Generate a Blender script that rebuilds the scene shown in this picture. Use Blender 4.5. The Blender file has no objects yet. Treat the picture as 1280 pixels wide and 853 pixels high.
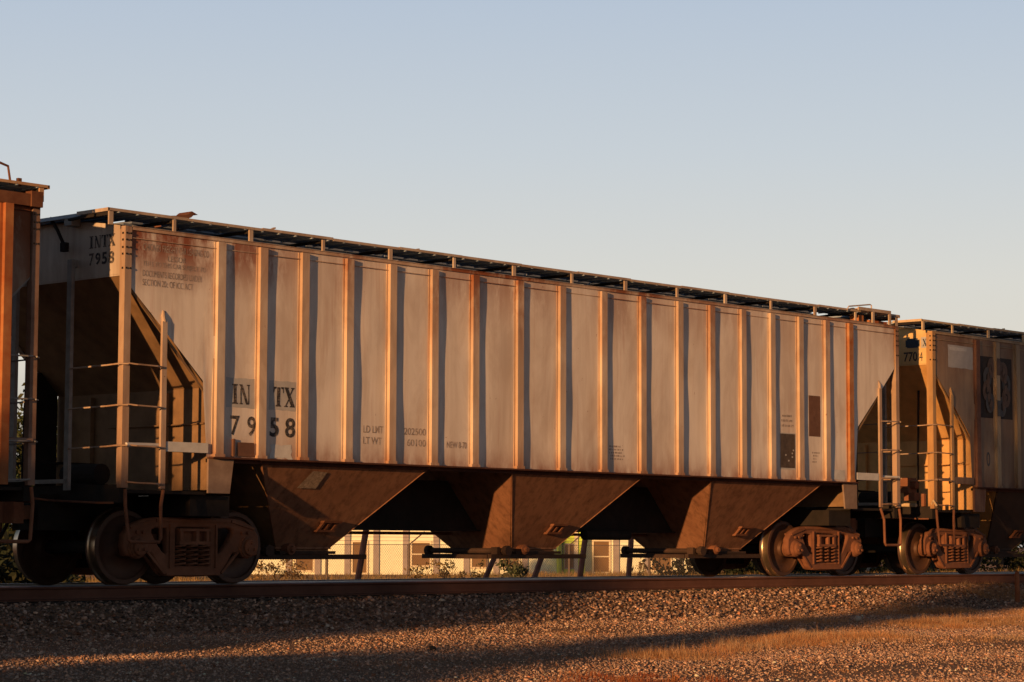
import bpy, bmesh, math, random
import numpy as np
from mathutils import Vector, Matrix
random.seed(7); rng = np.random.default_rng(7)
R = math.radians
scene = bpy.context.scene
col = scene.collection

# ------------------------------------------------------------------ camera
F_PX, HEAD, PITCH, ROLL = 2942.0, R(48.194), R(4.952), R(0.192)
CAM = Vector((0.0, -23.58, 0.5))
fw = Vector((math.sin(HEAD)*math.cos(PITCH), math.cos(HEAD)*math.cos(PITCH), math.sin(PITCH)))
r0 = Vector((math.cos(HEAD), -math.sin(HEAD), 0)); u0 = r0.cross(fw)
rt = r0*math.cos(ROLL)+u0*math.sin(ROLL); up = -r0*math.sin(ROLL)+u0*math.cos(ROLL)
cd = bpy.data.cameras.new('camera'); cam = bpy.data.objects.new('camera', cd); col.objects.link(cam)
cam.matrix_world = Matrix(((rt.x, up.x, -fw.x, CAM.x), (rt.y, up.y, -fw.y, CAM.y), (rt.z, up.z, -fw.z, CAM.z), (0, 0, 0, 1)))
cd.sensor_width = 36; cd.lens = F_PX/1280*36; cd.clip_end = 6000; cd.clip_start = 0.1
cd.dof.use_dof = False
scene.camera = cam
def ray(px, py): return fw + rt*((px-640)/F_PX) - up*((py-426.5)/F_PX)
def at(px, py, Y):
    d = ray(px, py); return CAM + d*((Y-CAM.y)/d.y)
def on_plane(px, py, P, n):
    d = ray(px, py); return CAM + d*((P-CAM).dot(n)/d.dot(n))

# ------------------------------------------------------------------ object helpers
def tag(o, label=None, cat=None, group=None, kind=None):
    if label: o['label'] = label
    if cat: o['category'] = cat
    if group: o['group'] = group
    if kind: o['kind'] = kind
    return o
def empty(name, loc, label=None, cat=None, group=None, rz=0):
    o = bpy.data.objects.new(name, None); col.objects.link(o); o.location = loc; o.rotation_euler = (0, 0, rz)
    o.empty_display_size = .3
    return tag(o, label, cat, group)
def link(name, me, parent=None):
    o = bpy.data.objects.new(name, me); col.objects.link(o)
    if parent is not None: o.parent = parent
    return o
def dup_tree(o, parent=None):
    c = o.copy(); col.objects.link(c)
    if parent is not None: c.parent = parent
    for ch in o.children: dup_tree(ch, c)
    return c

class MB:
    def __init__(s): s.v = []; s.f = []; s.m = []
    def add(s, vs, fs, mi=0):
        b = len(s.v); s.v += [tuple(v) for v in vs]
        for f in fs: s.f.append([b+i for i in f]); s.m.append(mi)
        return s
    def box(s, x0, x1, y0, y1, z0, z1, mi=0):
        vs = [(x, y, z) for x in (x0, x1) for y in (y0, y1) for z in (z0, z1)]
        return s.add(vs, [(0, 1, 3, 2), (4, 6, 7, 5), (0, 4, 5, 1), (2, 3, 7, 6), (0, 2, 6, 4), (1, 5, 7, 3)], mi)
    def quad(s, a, b, c, d, mi=0): return s.add([a, b, c, d], [(0, 1, 2, 3)], mi)
    def slab(s, pts, off, mi=0):
        """polygon pts extruded by vector off"""
        n = len(pts); o = Vector(off); q = [Vector(p) for p in pts]
        vs = q + [p+o for p in q]
        fs = [tuple(range(n)), tuple(range(2*n-1, n-1, -1))]
        for i in range(n): j = (i+1) % n; fs.append((i, i+n, j+n, j))
        return s.add(vs, fs, mi)
    def beam(s, a, b, w, h, upv=(0, 0, 1), mi=0):
        a = Vector(a); b = Vector(b); t = (b-a).normalized(); u = Vector(upv)
        if abs(t.dot(u)) > .98: u = Vector((0, 1, 0))
        sd = t.cross(u).normalized(); u = sd.cross(t)
        vs = []
        for p in (a, b):
            for i, j in ((-1, -1), (1, -1), (1, 1), (-1, 1)): vs.append(p+sd*(i*w/2)+u*(j*h/2))
        return s.add(vs, [(0, 3, 2, 1), (4, 5, 6, 7), (0, 1, 5, 4), (1, 2, 6, 5), (2, 3, 7, 6), (3, 0, 4, 7)], mi)
    def tube(s, pts, r, n=8, mi=0, cap=True):
        pts = [Vector(p) for p in pts]; rs = r if isinstance(r, (list, tuple)) else [r]*len(pts)
        rings = []; prev = None
        for i, p in enumerate(pts):
            t = (pts[min(i+1, len(pts)-1)]-pts[max(i-1, 0)])
            t = t.normalized() if t.length > 1e-9 else Vector((0, 0, 1))
            if prev is None: a = t.orthogonal().normalized()
            else:
                a = prev - t*prev.dot(t); a = a.normalized() if a.length > 1e-6 else t.orthogonal().normalized()
            prev = a; b = t.cross(a)
            rings.append([p+(a*math.cos(2*math.pi*k/n)+b*math.sin(2*math.pi*k/n))*rs[i] for k in range(n)])
        vs = [v for rg in rings for v in rg]; fs = []
        for i in range(len(rings)-1):
            for k in range(n):
                k2 = (k+1) % n; fs.append((i*n+k, i*n+k2, (i+1)*n+k2, (i+1)*n+k))
        if cap: fs += [tuple(range(n-1, -1, -1)), tuple((len(rings)-1)*n+k for k in range(n))]
        return s.add(vs, fs, mi)
    def lathe_y(s, c, prof, n=40, mi=0):
        """prof: list of (radius, y); axis along y through c=(x,z)"""
        cx, cz = c; vs = []; fs = []
        for (r, y) in prof:
            for k in range(n):
                a = 2*math.pi*k/n; vs.append((cx+r*math.cos(a), y, cz+r*math.sin(a)))
        for i in range(len(prof)-1):
            for k in range(n):
                k2 = (k+1) % n; fs.append((i*n+k, i*n+k2, (i+1)*n+k2, (i+1)*n+k))
        fs.append(tuple(range(n))); fs.append(tuple((len(prof)-1)*n+k for k in range(n-1, -1, -1)))
        return s.add(vs, fs, mi)
    def mesh(s, name, mats, smooth=False):
        me = bpy.data.meshes.new(name); me.from_pydata(s.v, [], s.f); me.validate()
        for m in (mats if isinstance(mats, (list, tuple)) else [mats]): me.materials.append(m)
        if any(s.m):
            for p, i in zip(me.polygons, s.m): p.material_index = i
        bm = bmesh.new(); bm.from_mesh(me); bmesh.ops.recalc_face_normals(bm, faces=bm.faces)
        bm.to_mesh(me); bm.free()
        if smooth:
            for p in me.polygons: p.use_smooth = True
            try: me.set_sharp_from_angle(angle=R(35))
            except Exception: pass
        return me
    def build(s, name, mats, parent=None, smooth=False): return link(name, s.mesh(name, mats, smooth), parent)

# ------------------------------------------------------------------ material helpers
class N:
    def __init__(s, name):
        s.m = bpy.data.materials.new(name); s.m.use_nodes = True; s.t = s.m.node_tree; s.n = s.t.nodes
        s.bsdf = s.n['Principled BSDF']; s.l = s.t.links.new
        s.tc = s.n.new('ShaderNodeTexCoord')
    def map(s, scale=(1, 1, 1), src='Object', loc=(0, 0, 0)):
        m = s.n.new('ShaderNodeMapping'); m.inputs['Scale'].default_value = scale; m.inputs['Location'].default_value = loc
        s.l(s.tc.outputs[src], m.inputs[0]); return m.outputs[0]
    def noise(s, vec, scale=5, det=4, rough=.6, dist=0):
        n = s.n.new('ShaderNodeTexNoise'); n.inputs['Scale'].default_value = scale; n.inputs['Detail'].default_value = det
        n.inputs['Roughness'].default_value = rough; n.inputs['Distortion'].default_value = dist
        s.l(vec, n.inputs['Vector']); return n.outputs['Fac']
    def ramp(s, fac, stops):
        r = s.n.new('ShaderNodeValToRGB'); e = r.color_ramp.elements
        while len(e) < len(stops): e.new(.5)
        for i, (p, c) in enumerate(stops):
            e[i].position = p; e[i].color = (c if isinstance(c, tuple) else (c, c, c)) + (1,)
        s.l(fac, r.inputs[0]); return r.outputs[0]
    def mix(s, fac, a, b, mode='MIX'):
        m = s.n.new('ShaderNodeMix'); m.data_type = 'RGBA'; m.blend_type = mode
        for sock, v in ((m.inputs[0], fac), (m.inputs[6], a), (m.inputs[7], b)):
            if isinstance(v, (int, float)): sock.default_value = v
            elif isinstance(v, tuple): sock.default_value = v + (1,)
            else: s.l(v, sock)
        return m.outputs[2]
    def math(s, op, a, b=0.0, clamp=False):
        m = s.n.new('ShaderNodeMath'); m.operation = op; m.use_clamp = clamp
        for sock, v in ((m.inputs[0], a), (m.inputs[1], b)):
            if isinstance(v, (int, float)): sock.default_value = v
            else: s.l(v, sock)
        return m.outputs[0]
    def sep(s, vec, ax):
        x = s.n.new('ShaderNodeSeparateXYZ'); s.l(vec, x.inputs[0]); return x.outputs[ax]
    def bump(s, h, strength=.3, dist=.02):
        b = s.n.new('ShaderNodeBump'); b.inputs['Strength'].default_value = strength; b.inputs['Distance'].default_value = dist
        s.l(h, b.inputs['Height']); s.l(b.outputs[0], s.bsdf.inputs['Normal'])
    def done(s, color, rough=.7, metal=0.0, spec=.3):
        if isinstance(color, tuple): s.bsdf.inputs['Base Color'].default_value = color + (1,)
        else: s.l(color, s.bsdf.inputs['Base Color'])
        if isinstance(rough, (int, float)): s.bsdf.inputs['Roughness'].default_value = rough
        else: s.l(rough, s.bsdf.inputs['Roughness'])
        s.bsdf.inputs['Metallic'].default_value = metal
        s.bsdf.inputs['Specular IOR Level'].default_value = spec
        return s.m

def weathered_paint(name, base, rust=(.15, .05, .02), top=(3.75, 4.3), low=(1.55, 2.0), amt=1.0, dirt=(.30, .225, .165), dirt_amt=.42, streak=1.0, left=False, smudge=.6):
    """painted steel: broad dirt, vertical streaks, rust at the top edge and along the bottom"""
    k = N(name); o = k.map()
    z = k.sep(o, 2)
    big = k.noise(k.map((.9, .9, .5)), 1.3, 5, .6)
    c = k.mix(k.ramp(big, [(.35, 0.0), (.75, dirt_amt)]), base, dirt)
    st = k.noise(k.map((4, 4, .16)), 1.5, 4, .6)
    c = k.mix(k.ramp(st, [(.45, 0.0), (.78, .42*streak)]), c, dirt)
    st2 = k.noise(k.map((11, 11, .25), loc=(3, 1, 7)), 1.2, 3, .6)
    c = k.mix(k.ramp(st2, [(.5, 0.0), (.8, .2*streak)]), c, tuple(min(1, b*1.12) for b in base))
    sm = k.noise(k.map((1.5, 1.5, .55), loc=(6, 2, 9)), 1.25, 5, .62, .6)
    c = k.mix(k.ramp(sm, [(.43, 0.0), (.62, smudge)]), c, tuple(x*y for x, y in zip(base, (.52, .42, .36))))
    run = k.noise(k.map((7, 7, .3), loc=(1, 8, 3)), 1.7, 4, .7)
    c = k.mix(k.ramp(run, [(.57, 0.0), (.70, .5*smudge)]), c, tuple(r*1.6 for r in rust))
    # rust from the top
    zt = k.n.new('ShaderNodeMapRange'); zt.inputs[1].default_value = top[0]; zt.inputs[2].default_value = top[1]; k.l(z, zt.inputs[0])
    nt = k.noise(k.map((2.2, 2.2, .9), loc=(5, 0, 2)), 1.6, 6, .68)
    gate = k.ramp(k.noise(k.map((1, 1, .4), loc=(2.3, 5, 1)), .62, 3, .55), [(.40, .12), (.58, 1.0)])
    if left:
        xl = k.n.new('ShaderNodeMapRange'); xl.inputs[1].default_value = -5.2; xl.inputs[2].default_value = -7.0; k.l(k.sep(o, 0), xl.inputs[0])
        gate = k.math('ADD', k.math('MULTIPLY', gate, .5), xl.outputs[0], True)
    ft = k.math('MULTIPLY', k.math('POWER', zt.outputs[0], 1.0), k.math('MULTIPLY', gate, k.ramp(nt, [(.33, 0.0), (.53, 1.0)])))
    c = k.mix(k.math('MULTIPLY', ft, .95*amt, True), c, rust)
    # grime along the bottom
    zl = k.n.new('ShaderNodeMapRange'); zl.inputs[1].default_value = low[1]; zl.inputs[2].default_value = low[0]; k.l(z, zl.inputs[0])
    nl = k.noise(k.map((3, 3, 1.2), loc=(1, 4, 2)), 2.2, 5, .65)
    fl = k.math('MULTIPLY', k.math('POWER', zl.outputs[0], 1.8), k.ramp(nl, [(.3, .15), (.62, 1.0)]))
    c = k.mix(k.math('MULTIPLY', fl, .8, True), c, tuple(r*1.1 for r in rust))
    # rust specks and scabs
    sp = k.noise(k.map((1, 1, .8), loc=(9, 2, 4)), 11, 5, .7)
    c = k.mix(k.ramp(sp, [(.685, 0.0), (.73, .85*amt)]), c, rust)
    k.bump(k.noise(k.map((1, 1, .5)), 14, 4, .6), .12, .01)
    return k.done(c, .62, 0, .25)

def rusty(name, a, b, scale=6, rough=.85, bump=.35, metal=0, spec=.2):
    k = N(name); o = k.map()
    n1 = k.noise(o, scale, 6, .65); n2 = k.noise(k.map(loc=(4, 7, 1)), scale*.22, 4, .6)
    c = k.mix(k.ramp(n1, [(.3, 0.0), (.7, 1.0)]), a, b)
    c = k.mix(k.ramp(n2, [(.4, 0.0), (.75, .6)]), c, tuple(x*.45 for x in a))
    k.bump(n1, bump, .012)
    return k.done(c, rough, metal, spec)
def flat(name, c, rough=.7, var=.25, scale=8, metal=0, spec=.25):
    k = N(name); n1 = k.noise(k.map(), scale, 5, .65)
    cc = k.mix(k.ramp(n1, [(.3, 0.0), (.7, 1.0)]), tuple(x*(1-var) for x in c), tuple(min(1, x*(1+var*.6)) for x in c))
    k.bump(n1, .12, .01)
    return k.done(cc, rough, metal, spec)
def attr_mat(name, rough=.9, spec=.15, transl=0.0):
    k = N(name); a = k.n.new('ShaderNodeAttribute'); a.attribute_name = 'Col'
    n1 = k.noise(k.map(), 60, 3, .6)
    c = k.mix(k.ramp(n1, [(.3, .25), (.7, 0.0)]), a.outputs['Color'], (.02, .017, .014))
    k.done(c, rough, 0, spec)
    if transl:
        tr = k.n.new('ShaderNodeBsdfTranslucent'); k.l(a.outputs['Color'], tr.inputs[0])
        mx = k.n.new('ShaderNodeMixShader'); mx.inputs[0].default_value = transl
        k.l(k.bsdf.outputs[0], mx.inputs[1]); k.l(tr.outputs[0], mx.inputs[2])
        k.l(mx.outputs[0], k.n['Material Output'].inputs[0])
    return k.m

M = {}
M['panel'] = weathered_paint('weathered_gray_paint', (.87, .78, .69), rust=(.25, .068, .026), top=(3.5, 4.05), smudge=.42, dirt_amt=.26, dirt=(.42, .32, .25), left=True)
M['rib'] = weathered_paint('weathered_rib_paint', (.68, .57, .46), rust=(.24, .07, .02), amt=1.1, top=(2.9, 4.35), dirt=(.56, .30, .13), dirt_amt=.5)
M['rib_rust'] = rusty('rusted_rib', (.36, .11, .03), (.5, .28, .15), 5)
M['end'] = weathered_paint('weathered_end_paint', (.62, .54, .46), amt=.5, top=(4.2, 4.6), dirt_amt=.4)
M['slope'] = flat('slope_sheet_paint', (.25, .15, .078), .75, .35, 3)
M['post'] = weathered_paint('post_paint', (.56, .44, .34), amt=1.3, top=(3.4, 4.4), dirt=(.34, .17, .08), dirt_amt=.7, low=(.9, 2.4), smudge=.8)
M['sill'] = rusty('rusty_sill', (.075, .03, .02), (.12, .05, .034), 9)
def hopper_mat(name, a, b):
    k = N(name); n1 = k.noise(k.map((1.3, 1.3, .5)), 1.6, 6, .66); n2 = k.noise(k.map((7, 7, .8), loc=(2, 2, 5)), 1.4, 5, .7); n3 = k.noise(k.map(loc=(7, 1, 3)), 24, 5, .7)
    c = k.mix(k.ramp(n1, [(.3, 0.0), (.68, 1.0)]), a, b)
    c = k.mix(k.ramp(n2, [(.46, 0.0), (.7, .75)]), c, tuple(x*.42 for x in a))
    c = k.mix(k.ramp(n1, [(.60, 0.0), (.78, .35)]), c, tuple(min(1, x*1.4) for x in b))
    c = k.mix(k.ramp(n3, [(.62, 0.0), (.74, .3)]), c, (.20, .07, .03))
    k.bump(k.math('ADD', k.math('MULTIPLY', n3, .25), n1), .25, .02); return k.done(c, .82, 0, .2)
M['hopper'] = hopper_mat('grimy_hopper_steel', (.22, .10, .056), (.32, .155, .085))
M['dark'] = rusty('grimy_black_steel', (.022, .018, .016), (.04, .03, .025), 6, .9, .3)
M['truck'] = rusty('rusted_cast_steel', (.20, .08, .043), (.29, .125, .068), 7, .85, .4)
M['wheel'] = rusty('wheel_steel', (.07, .033, .02), (.12, .056, .032), 5, .6, .2, .25, .5)
M['tread'] = flat('polished_tread_steel', (.58, .42, .28), .30, .2, 6, .95, .5)
M['rail'] = rusty('rail_rust', (.13, .055, .036), (.18, .08, .052), 4, .85, .15)
M['railtop'] = flat('polished_rail_head', (.62, .63, .66), .42, .1, 2, 1.0, .5)
M['roof'] = flat('galvanised_roof', (.19, .215, .25), .65, .25, 3)
M['grate'] = flat('galvanised_walkway_grating', (.30, .36, .43), .6, .2, 5, 0, .3)
M['walkedge'] = weathered_paint('walkway_edge_paint', (.60, .50, .40), amt=.7, top=(4.2, 5.2), dirt=(.36, .2, .1))
def chipped(name, ink, under, lo, hi):
    k = N(name); n1 = k.noise(k.map(), 26, 5, .75); n2 = k.noise(k.map(loc=(3, 3, 3)), 4, 4, .6)
    f = k.math('ADD', k.math('MULTIPLY', n1, .7), k.math('MULTIPLY', n2, .3))
    return k.done(k.mix(k.ramp(f, [(lo, 0.0), (hi, 1.0)]), ink, under), .75, 0, .2)
M['letter'] = chipped('black_stencil_paint', (.04, .038, .042), (.34, .27, .22), .48, .68)
M['faded'] = chipped('faded_stencil_paint', (.20, .155, .13), (.60, .48, .40), .38, .62)
M['patch'] = flat('stencil_patch_paint', (.49, .47, .45), .7, .15, 6)
M['sunpatch'] = flat('painted_sun_patch', (.36, .26, .18), .8, .5, 30)  # paler tone that paints a spot of sunlight on the hopper plate
M['brown'] = flat('brown_patch_paint', (.17, .085, .055), .75, .25, 12)
M['stencil'] = flat('dark_stencil_panel', (.10, .075, .062), .75, .3, 12)
M['white'] = flat('chalky_white_paint', (.62, .60, .57), .7, .15, 9)
M['tie'] = rusty('creosoted_wood', (.05, .04, .032), (.085, .065, .05), 8)
M['stone'] = attr_mat('ballast_stone', .92, .12)
M['leaf'] = attr_mat('leaf', .75, .25, .25)
M['straw'] = attr_mat('dry_straw', .85, .15, .3)
M['bark'] = rusty('bark', (.06, .045, .035), (.11, .08, .06), 9)
# orange left car
M['L_panel'] = weathered_paint('rust_stained_gray_paint', (.40, .33, .26), rust=(.20, .06, .02), amt=1.6, top=(2.6, 4.4), dirt=(.26, .13, .06), dirt_amt=.8)
M['L_rib'] = rusty('orange_rusted_rib', (.34, .085, .028), (.48, .22, .09), 3.2)
M['L_trim'] = rusty('dark_rusted_trim', (.14, .05, .025), (.26, .12, .065), 5)
# right car
M['R_panel'] = weathered_paint('dirty_tan_paint', (.44, .30, .19), rust=(.11, .04, .025), amt=1.2, top=(3.2, 4.4), dirt=(.15, .095, .07), dirt_amt=.8)
M['R_rib'] = weathered_paint('tan_rib_paint', (.55, .42, .27), amt=.9, top=(3.6, 4.5), dirt=(.36, .22, .1))
M['R_end'] = flat('tan_end_paint', (.74, .50, .22), .7, .2, 3)
M['R_slope'] = flat('tan_slope_paint', (.74, .42, .16), .7, .25, 3)
M['emblem_dark'] = flat('emblem_dark', (.05, .038, .034), .75, .3, 10)
M['emblem_mid'] = flat('emblem_petal', (.17, .11, .085), .75, .3, 10)
M['emblem_gray'] = flat('emblem_petal_gray', (.12, .115, .115), .75, .3, 10)
M['blue'] = flat('blue_smudge_paint', (.05, .07, .10), .75, .3, 12)

# ------------------------------------------------------------------ 2D outlines and text to mesh
def outline_mesh(name, loops, depth, bevel, mat):
    """2D loops (x,z), first is outline, others holes -> solid standing in the XZ plane, centred on y=0"""
    cu = bpy.data.curves.new(name, 'CURVE'); cu.dimensions = '2D'; cu.fill_mode = 'BOTH'
    cu.extrude = depth/2-bevel; cu.bevel_depth = bevel; cu.bevel_resolution = 1
    for lp in loops:
        sp = cu.splines.new('POLY'); sp.points.add(len(lp)-1); sp.use_cyclic_u = True
        for p, (x, z) in zip(sp.points, lp): p.co = (x, z, 0, 1)
    o = bpy.data.objects.new(name, cu); col.objects.link(o)
    dg = bpy.context.evaluated_depsgraph_get(); me = bpy.data.meshes.new_from_object(o.evaluated_get(dg))
    bpy.data.objects.remove(o)
    me.transform(Matrix.Rotation(R(90), 4, 'X')); me.materials.clear(); me.materials.append(mat)
    me.name = name
    return me
def text_polys(s, w, h, bold=0.0, space=1.0):
    """returns (verts2d, faces) of text stretched to w x h, origin at lower-left"""
    cu = bpy.data.curves.new('t', 'FONT'); cu.body = s; cu.offset = bold; cu.space_character = space
    cu.resolution_u = 4
    o = bpy.data.objects.new('t', cu); col.objects.link(o)
    dg = bpy.context.evaluated_depsgraph_get(); me = bpy.data.meshes.new_from_object(o.evaluated_get(dg))
    bpy.data.objects.remove(o)
    bm = bmesh.new(); bm.from_mesh(me); bmesh.ops.triangulate(bm, faces=bm.faces)
    v = np.array([(p.co.x, p.co.y) for p in bm.verts]); f = [[q.index for q in fc.verts] for fc in bm.faces]
    bm.free(); bpy.data.meshes.remove(me)
    v -= v.min(0); ext = v.max(0); v = v/ext*np.array([w, h])
    return v, f
ROMAN = {  # bold stencil roman capitals in a unit box, as lists of polygons
 'I': [[(.0, 0), (1, 0), (1, .06), (.76, .09), (.76, .91), (1, .94), (1, 1), (0, 1), (0, .94), (.24, .91), (.24, .09), (0, .06)]],
 'N': [[(0, 0), (.3, 0), (.3, .05), (.2, .08), (.2, .78), (.09, .8), (.09, .08), (0, .05)],
       [(0, .95), (.0, 1), (.30, 1), (.86, .0), (.62, .0), (.08, .93)],
       [(.70, 1), (1, 1), (1, .95), (.93, .92), (.93, .05), (.88, .0), (.83, .12), (.83, .92), (.70, .95)]],
 'T': [[(.22, 0), (.78, 0), (.78, .05), (.66, .09), (.66, .98), (.34, .98), (.34, .09), (.22, .05)],
       [(0, .70), (.06, .70), (.12, .88), (.28, .93), (.28, 1), (0, 1)], [(1, .70), (.94, .70), (.88, .88), (.72, .93), (.72, 1), (1, 1)]],
 'X': [[(0, 1), (.42, 1), (.42, .95), (.36, .92), (.98, .06), (1, .05), (1, 0), (.54, 0), (.54, .05), (.62, .08), (.05, .93), (0, .95)],
       [(.62, 1), (.95, 1), (.95, .95), (.85, .92), (.60, .62), (.55, .67), (.70, .93), (.62, .95)],
       [(0, 0), (.36, 0), (.36, .05), (.26, .08), (.46, .36), (.40, .42), (.12, .08), (0, .05)]]}
def roman_polys(ch, w, h):
    v = []; f = []
    for poly in ROMAN[ch]:
        bm = bmesh.new(); vs = [bm.verts.new((x, y, 0)) for x, y in poly]; bm.faces.new(vs)
        bmesh.ops.triangulate(bm, faces=bm.faces); bm.verts.index_update(); b = len(v)
        v += [(p.co.x*w, p.co.y*h) for p in bm.verts]; f += [[b+q.index for q in fc.verts] for fc in bm.faces]; bm.free()
    return np.array(v), f

# side sheet surface of a car: y as a function of x, z (sheets are dished between the ribs)
Y_SHEET = -1.53
def surf(x, z, ribs):
    i = max([k for k, r in enumerate(ribs) if r <= x], default=-1)
    ph = i*2.399
    a, b = (ribs[i], ribs[i+1]) if 0 <= i < len(ribs)-1 else (x-1, x+1)
    e = math.sin(math.pi*(x-a)/(b-a)) if 0 <= i < len(ribs)-1 else .8
    w = .0062*math.sin(z*(2.6+.5*math.sin(ph))+ph)+.0036*math.sin(z*5.3+ph*1.7)
    return Y_SHEET + e*w
def decal(mb, polys, x0, z0, ribs, lift=.003, mi=0):
    v, f = polys
    mb.add([(x0+p[0], surf(x0+p[0], z0+p[1], ribs)-lift, z0+p[1]) for p in v], f, mi)
def decal_rect(mb, x0, x1, z0, z1, ribs, lift=.003, mi=0, jag=0.0):
    nx, nz = 6, max(4, int((z1-z0)/.1)); vs = []; fs = []
    for i in range(nx+1):
        for j in range(nz+1):
            x = x0+(x1-x0)*i/nx; z = z0+(z1-z0)*j/nz
            xx = x+(random.uniform(-jag, jag) if i in (0, nx) else 0); zz = z+(random.uniform(-jag, jag) if j in (0, nz) else 0)
            vs.append((xx, surf(x, z, ribs)-lift, zz))
    for i in range(nx):
        for j in range(nz):
            a = i*(nz+1)+j; fs.append((a, a+nz+1, a+nz+2, a+1))
    mb.add(vs, fs, mi)

# ------------------------------------------------------------------ trucks (bogies)
def arc(cx, cz, r, a0, a1, n=6): return [(cx+r*math.cos(R(a0+(a1-a0)*i/n)), cz+r*math.sin(R(a0+(a1-a0)*i/n))) for i in range(n+1)]
def mirror(pts): return pts + [(-x, z) for x, z in reversed(pts)]
half = [(0, .80), (.62, .80), (.80, .775), (.97, .71), (1.065, .60), (1.075, .47), (1.05, .38), (.99, .37), (1.0, .52), (.97, .585), (.81, .585), (.775, .52),
        (.765, .40), (.71, .40), (.655, .41), (.60, .345), (.50, .20), (.44, .13), (0, .115)]
SF_OUT = [p for p in half] + [(-x, z) for x, z in reversed(half) if x > 0]
SF_WIN = [(.39, .72), (.60, .72), (.675, .69), (.68, .63), (.60, .50), (.50, .385), (.43, .345), (.39, .37)]
SF_C = [(-.30, .20), (.30, .20), (.30, .70), (.26, .725), (-.26, .725), (-.30, .70)]
SF_ME = outline_mesh('side_frame', [SF_OUT, SF_WIN, [(-x, z) for x, z in SF_WIN], SF_C], .115, .024, M['truck'])
_mb = MB()
for _y0, _y1 in ((-.078, -.04), (.04, .078)):
    _mb.box(-.60, .60, _y0, _y1, .772, .803); _mb.box(-.43, .43, _y0, _y1, .113, .14)
    for _x in (-.385, .355): _mb.box(_x, _x+.03, _y0, _y1, .20, .74)
    for _q in (-1, 1):
        _mb.beam((_q*.46, (_y0+_y1)/2, .135), (_q*.735, (_y0+_y1)/2, .40), .038, .03, (0, 0, 1)); _mb.beam((_q*.62, (_y0+_y1)/2, .785), (_q*1.0, (_y0+_y1)/2, .69), .038, .03, (0, 0, 1))
        for _k in range(2): _mb.lathe_y((_q*(.80+.1*_k), .64), [(.022, _y0-.01), (.022, _y1+.01)], 8)
_bm = bmesh.new(); _bm.from_mesh(SF_ME); _me = _mb.mesh('lips', M['truck']); _bm.from_mesh(_me); _bm.to_mesh(SF_ME); _bm.free()
PROF_WHEEL = [(.075, -.86), (.13, -.85), (.145, -.80), (.22, -.765), (.33, -.765), (.385, -.80), (.395, -.825), (.445, -.825), (.455, -.815), (.457, -.725), (.462, -.712), (.478, -.70), (.487, -.690), (.487, -.68),
              (.475, -.675), (.40, -.675), (.385, -.69), (.24, -.715), (.14, -.685), (.12, -.66), (.075, -.655)]
def spring_pts(x, y, z0, z1, r, turns=4.5, n=54):
    return [(x+r*math.cos(2*math.pi*turns*i/n), y+r*math.sin(2*math.pi*turns*i/n), z0+(z1-z0)*i/n) for i in range(n+1)]
def wheel_mesh(side):
    mb = MB(); pr = [(r, y*side) for r, y in PROF_WHEEL]
    n = 56; vs = []; b = len(pr)
    mb.lathe_y((0, 0), pr, n)
    for i in range(b-1):
        if 8 <= i <= 10:
            for k in range(n): mb.m[i*n+k] = 1
    return mb.mesh('wheel', [M['wheel'], M['tread']], True)
WHEEL = {1: wheel_mesh(1), -1: wheel_mesh(-1)}     # profile y is negative = near side
def bearing_mesh(s):
    mb = MB()
    mb.lathe_y((0, 0), [(.13, -.88*s), (.14, -.90*s), (.14, -1.07*s), (.125, -1.085*s), (.125, -1.10*s), (.105, -1.112*s), (.10, -1.145*s), (.085, -1.155*s)], 24)
    for k in range(3):
        a = R(90+120*k); mb.lathe_y((.055*math.cos(a), .055*math.sin(a)), [(.02, -1.15*s), (.02, -1.175*s)], 8)
    mb.box(-.11, .11, min(-.92*s, -1.06*s), max(-.92*s, -1.06*s), .12, .135)
    return mb.mesh('bearing', M['truck'], True)
BEAR = {1: bearing_mesh(1), -1: bearing_mesh(-1)}
SPRING = {}
for s in (1, -1):
    mb = MB(); mb.tube(spring_pts(0, 0, .215, .49, .082, 5.0, 70), .0125, 7); SPRING[s] = mb.mesh('spring', M['truck'], True)
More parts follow.
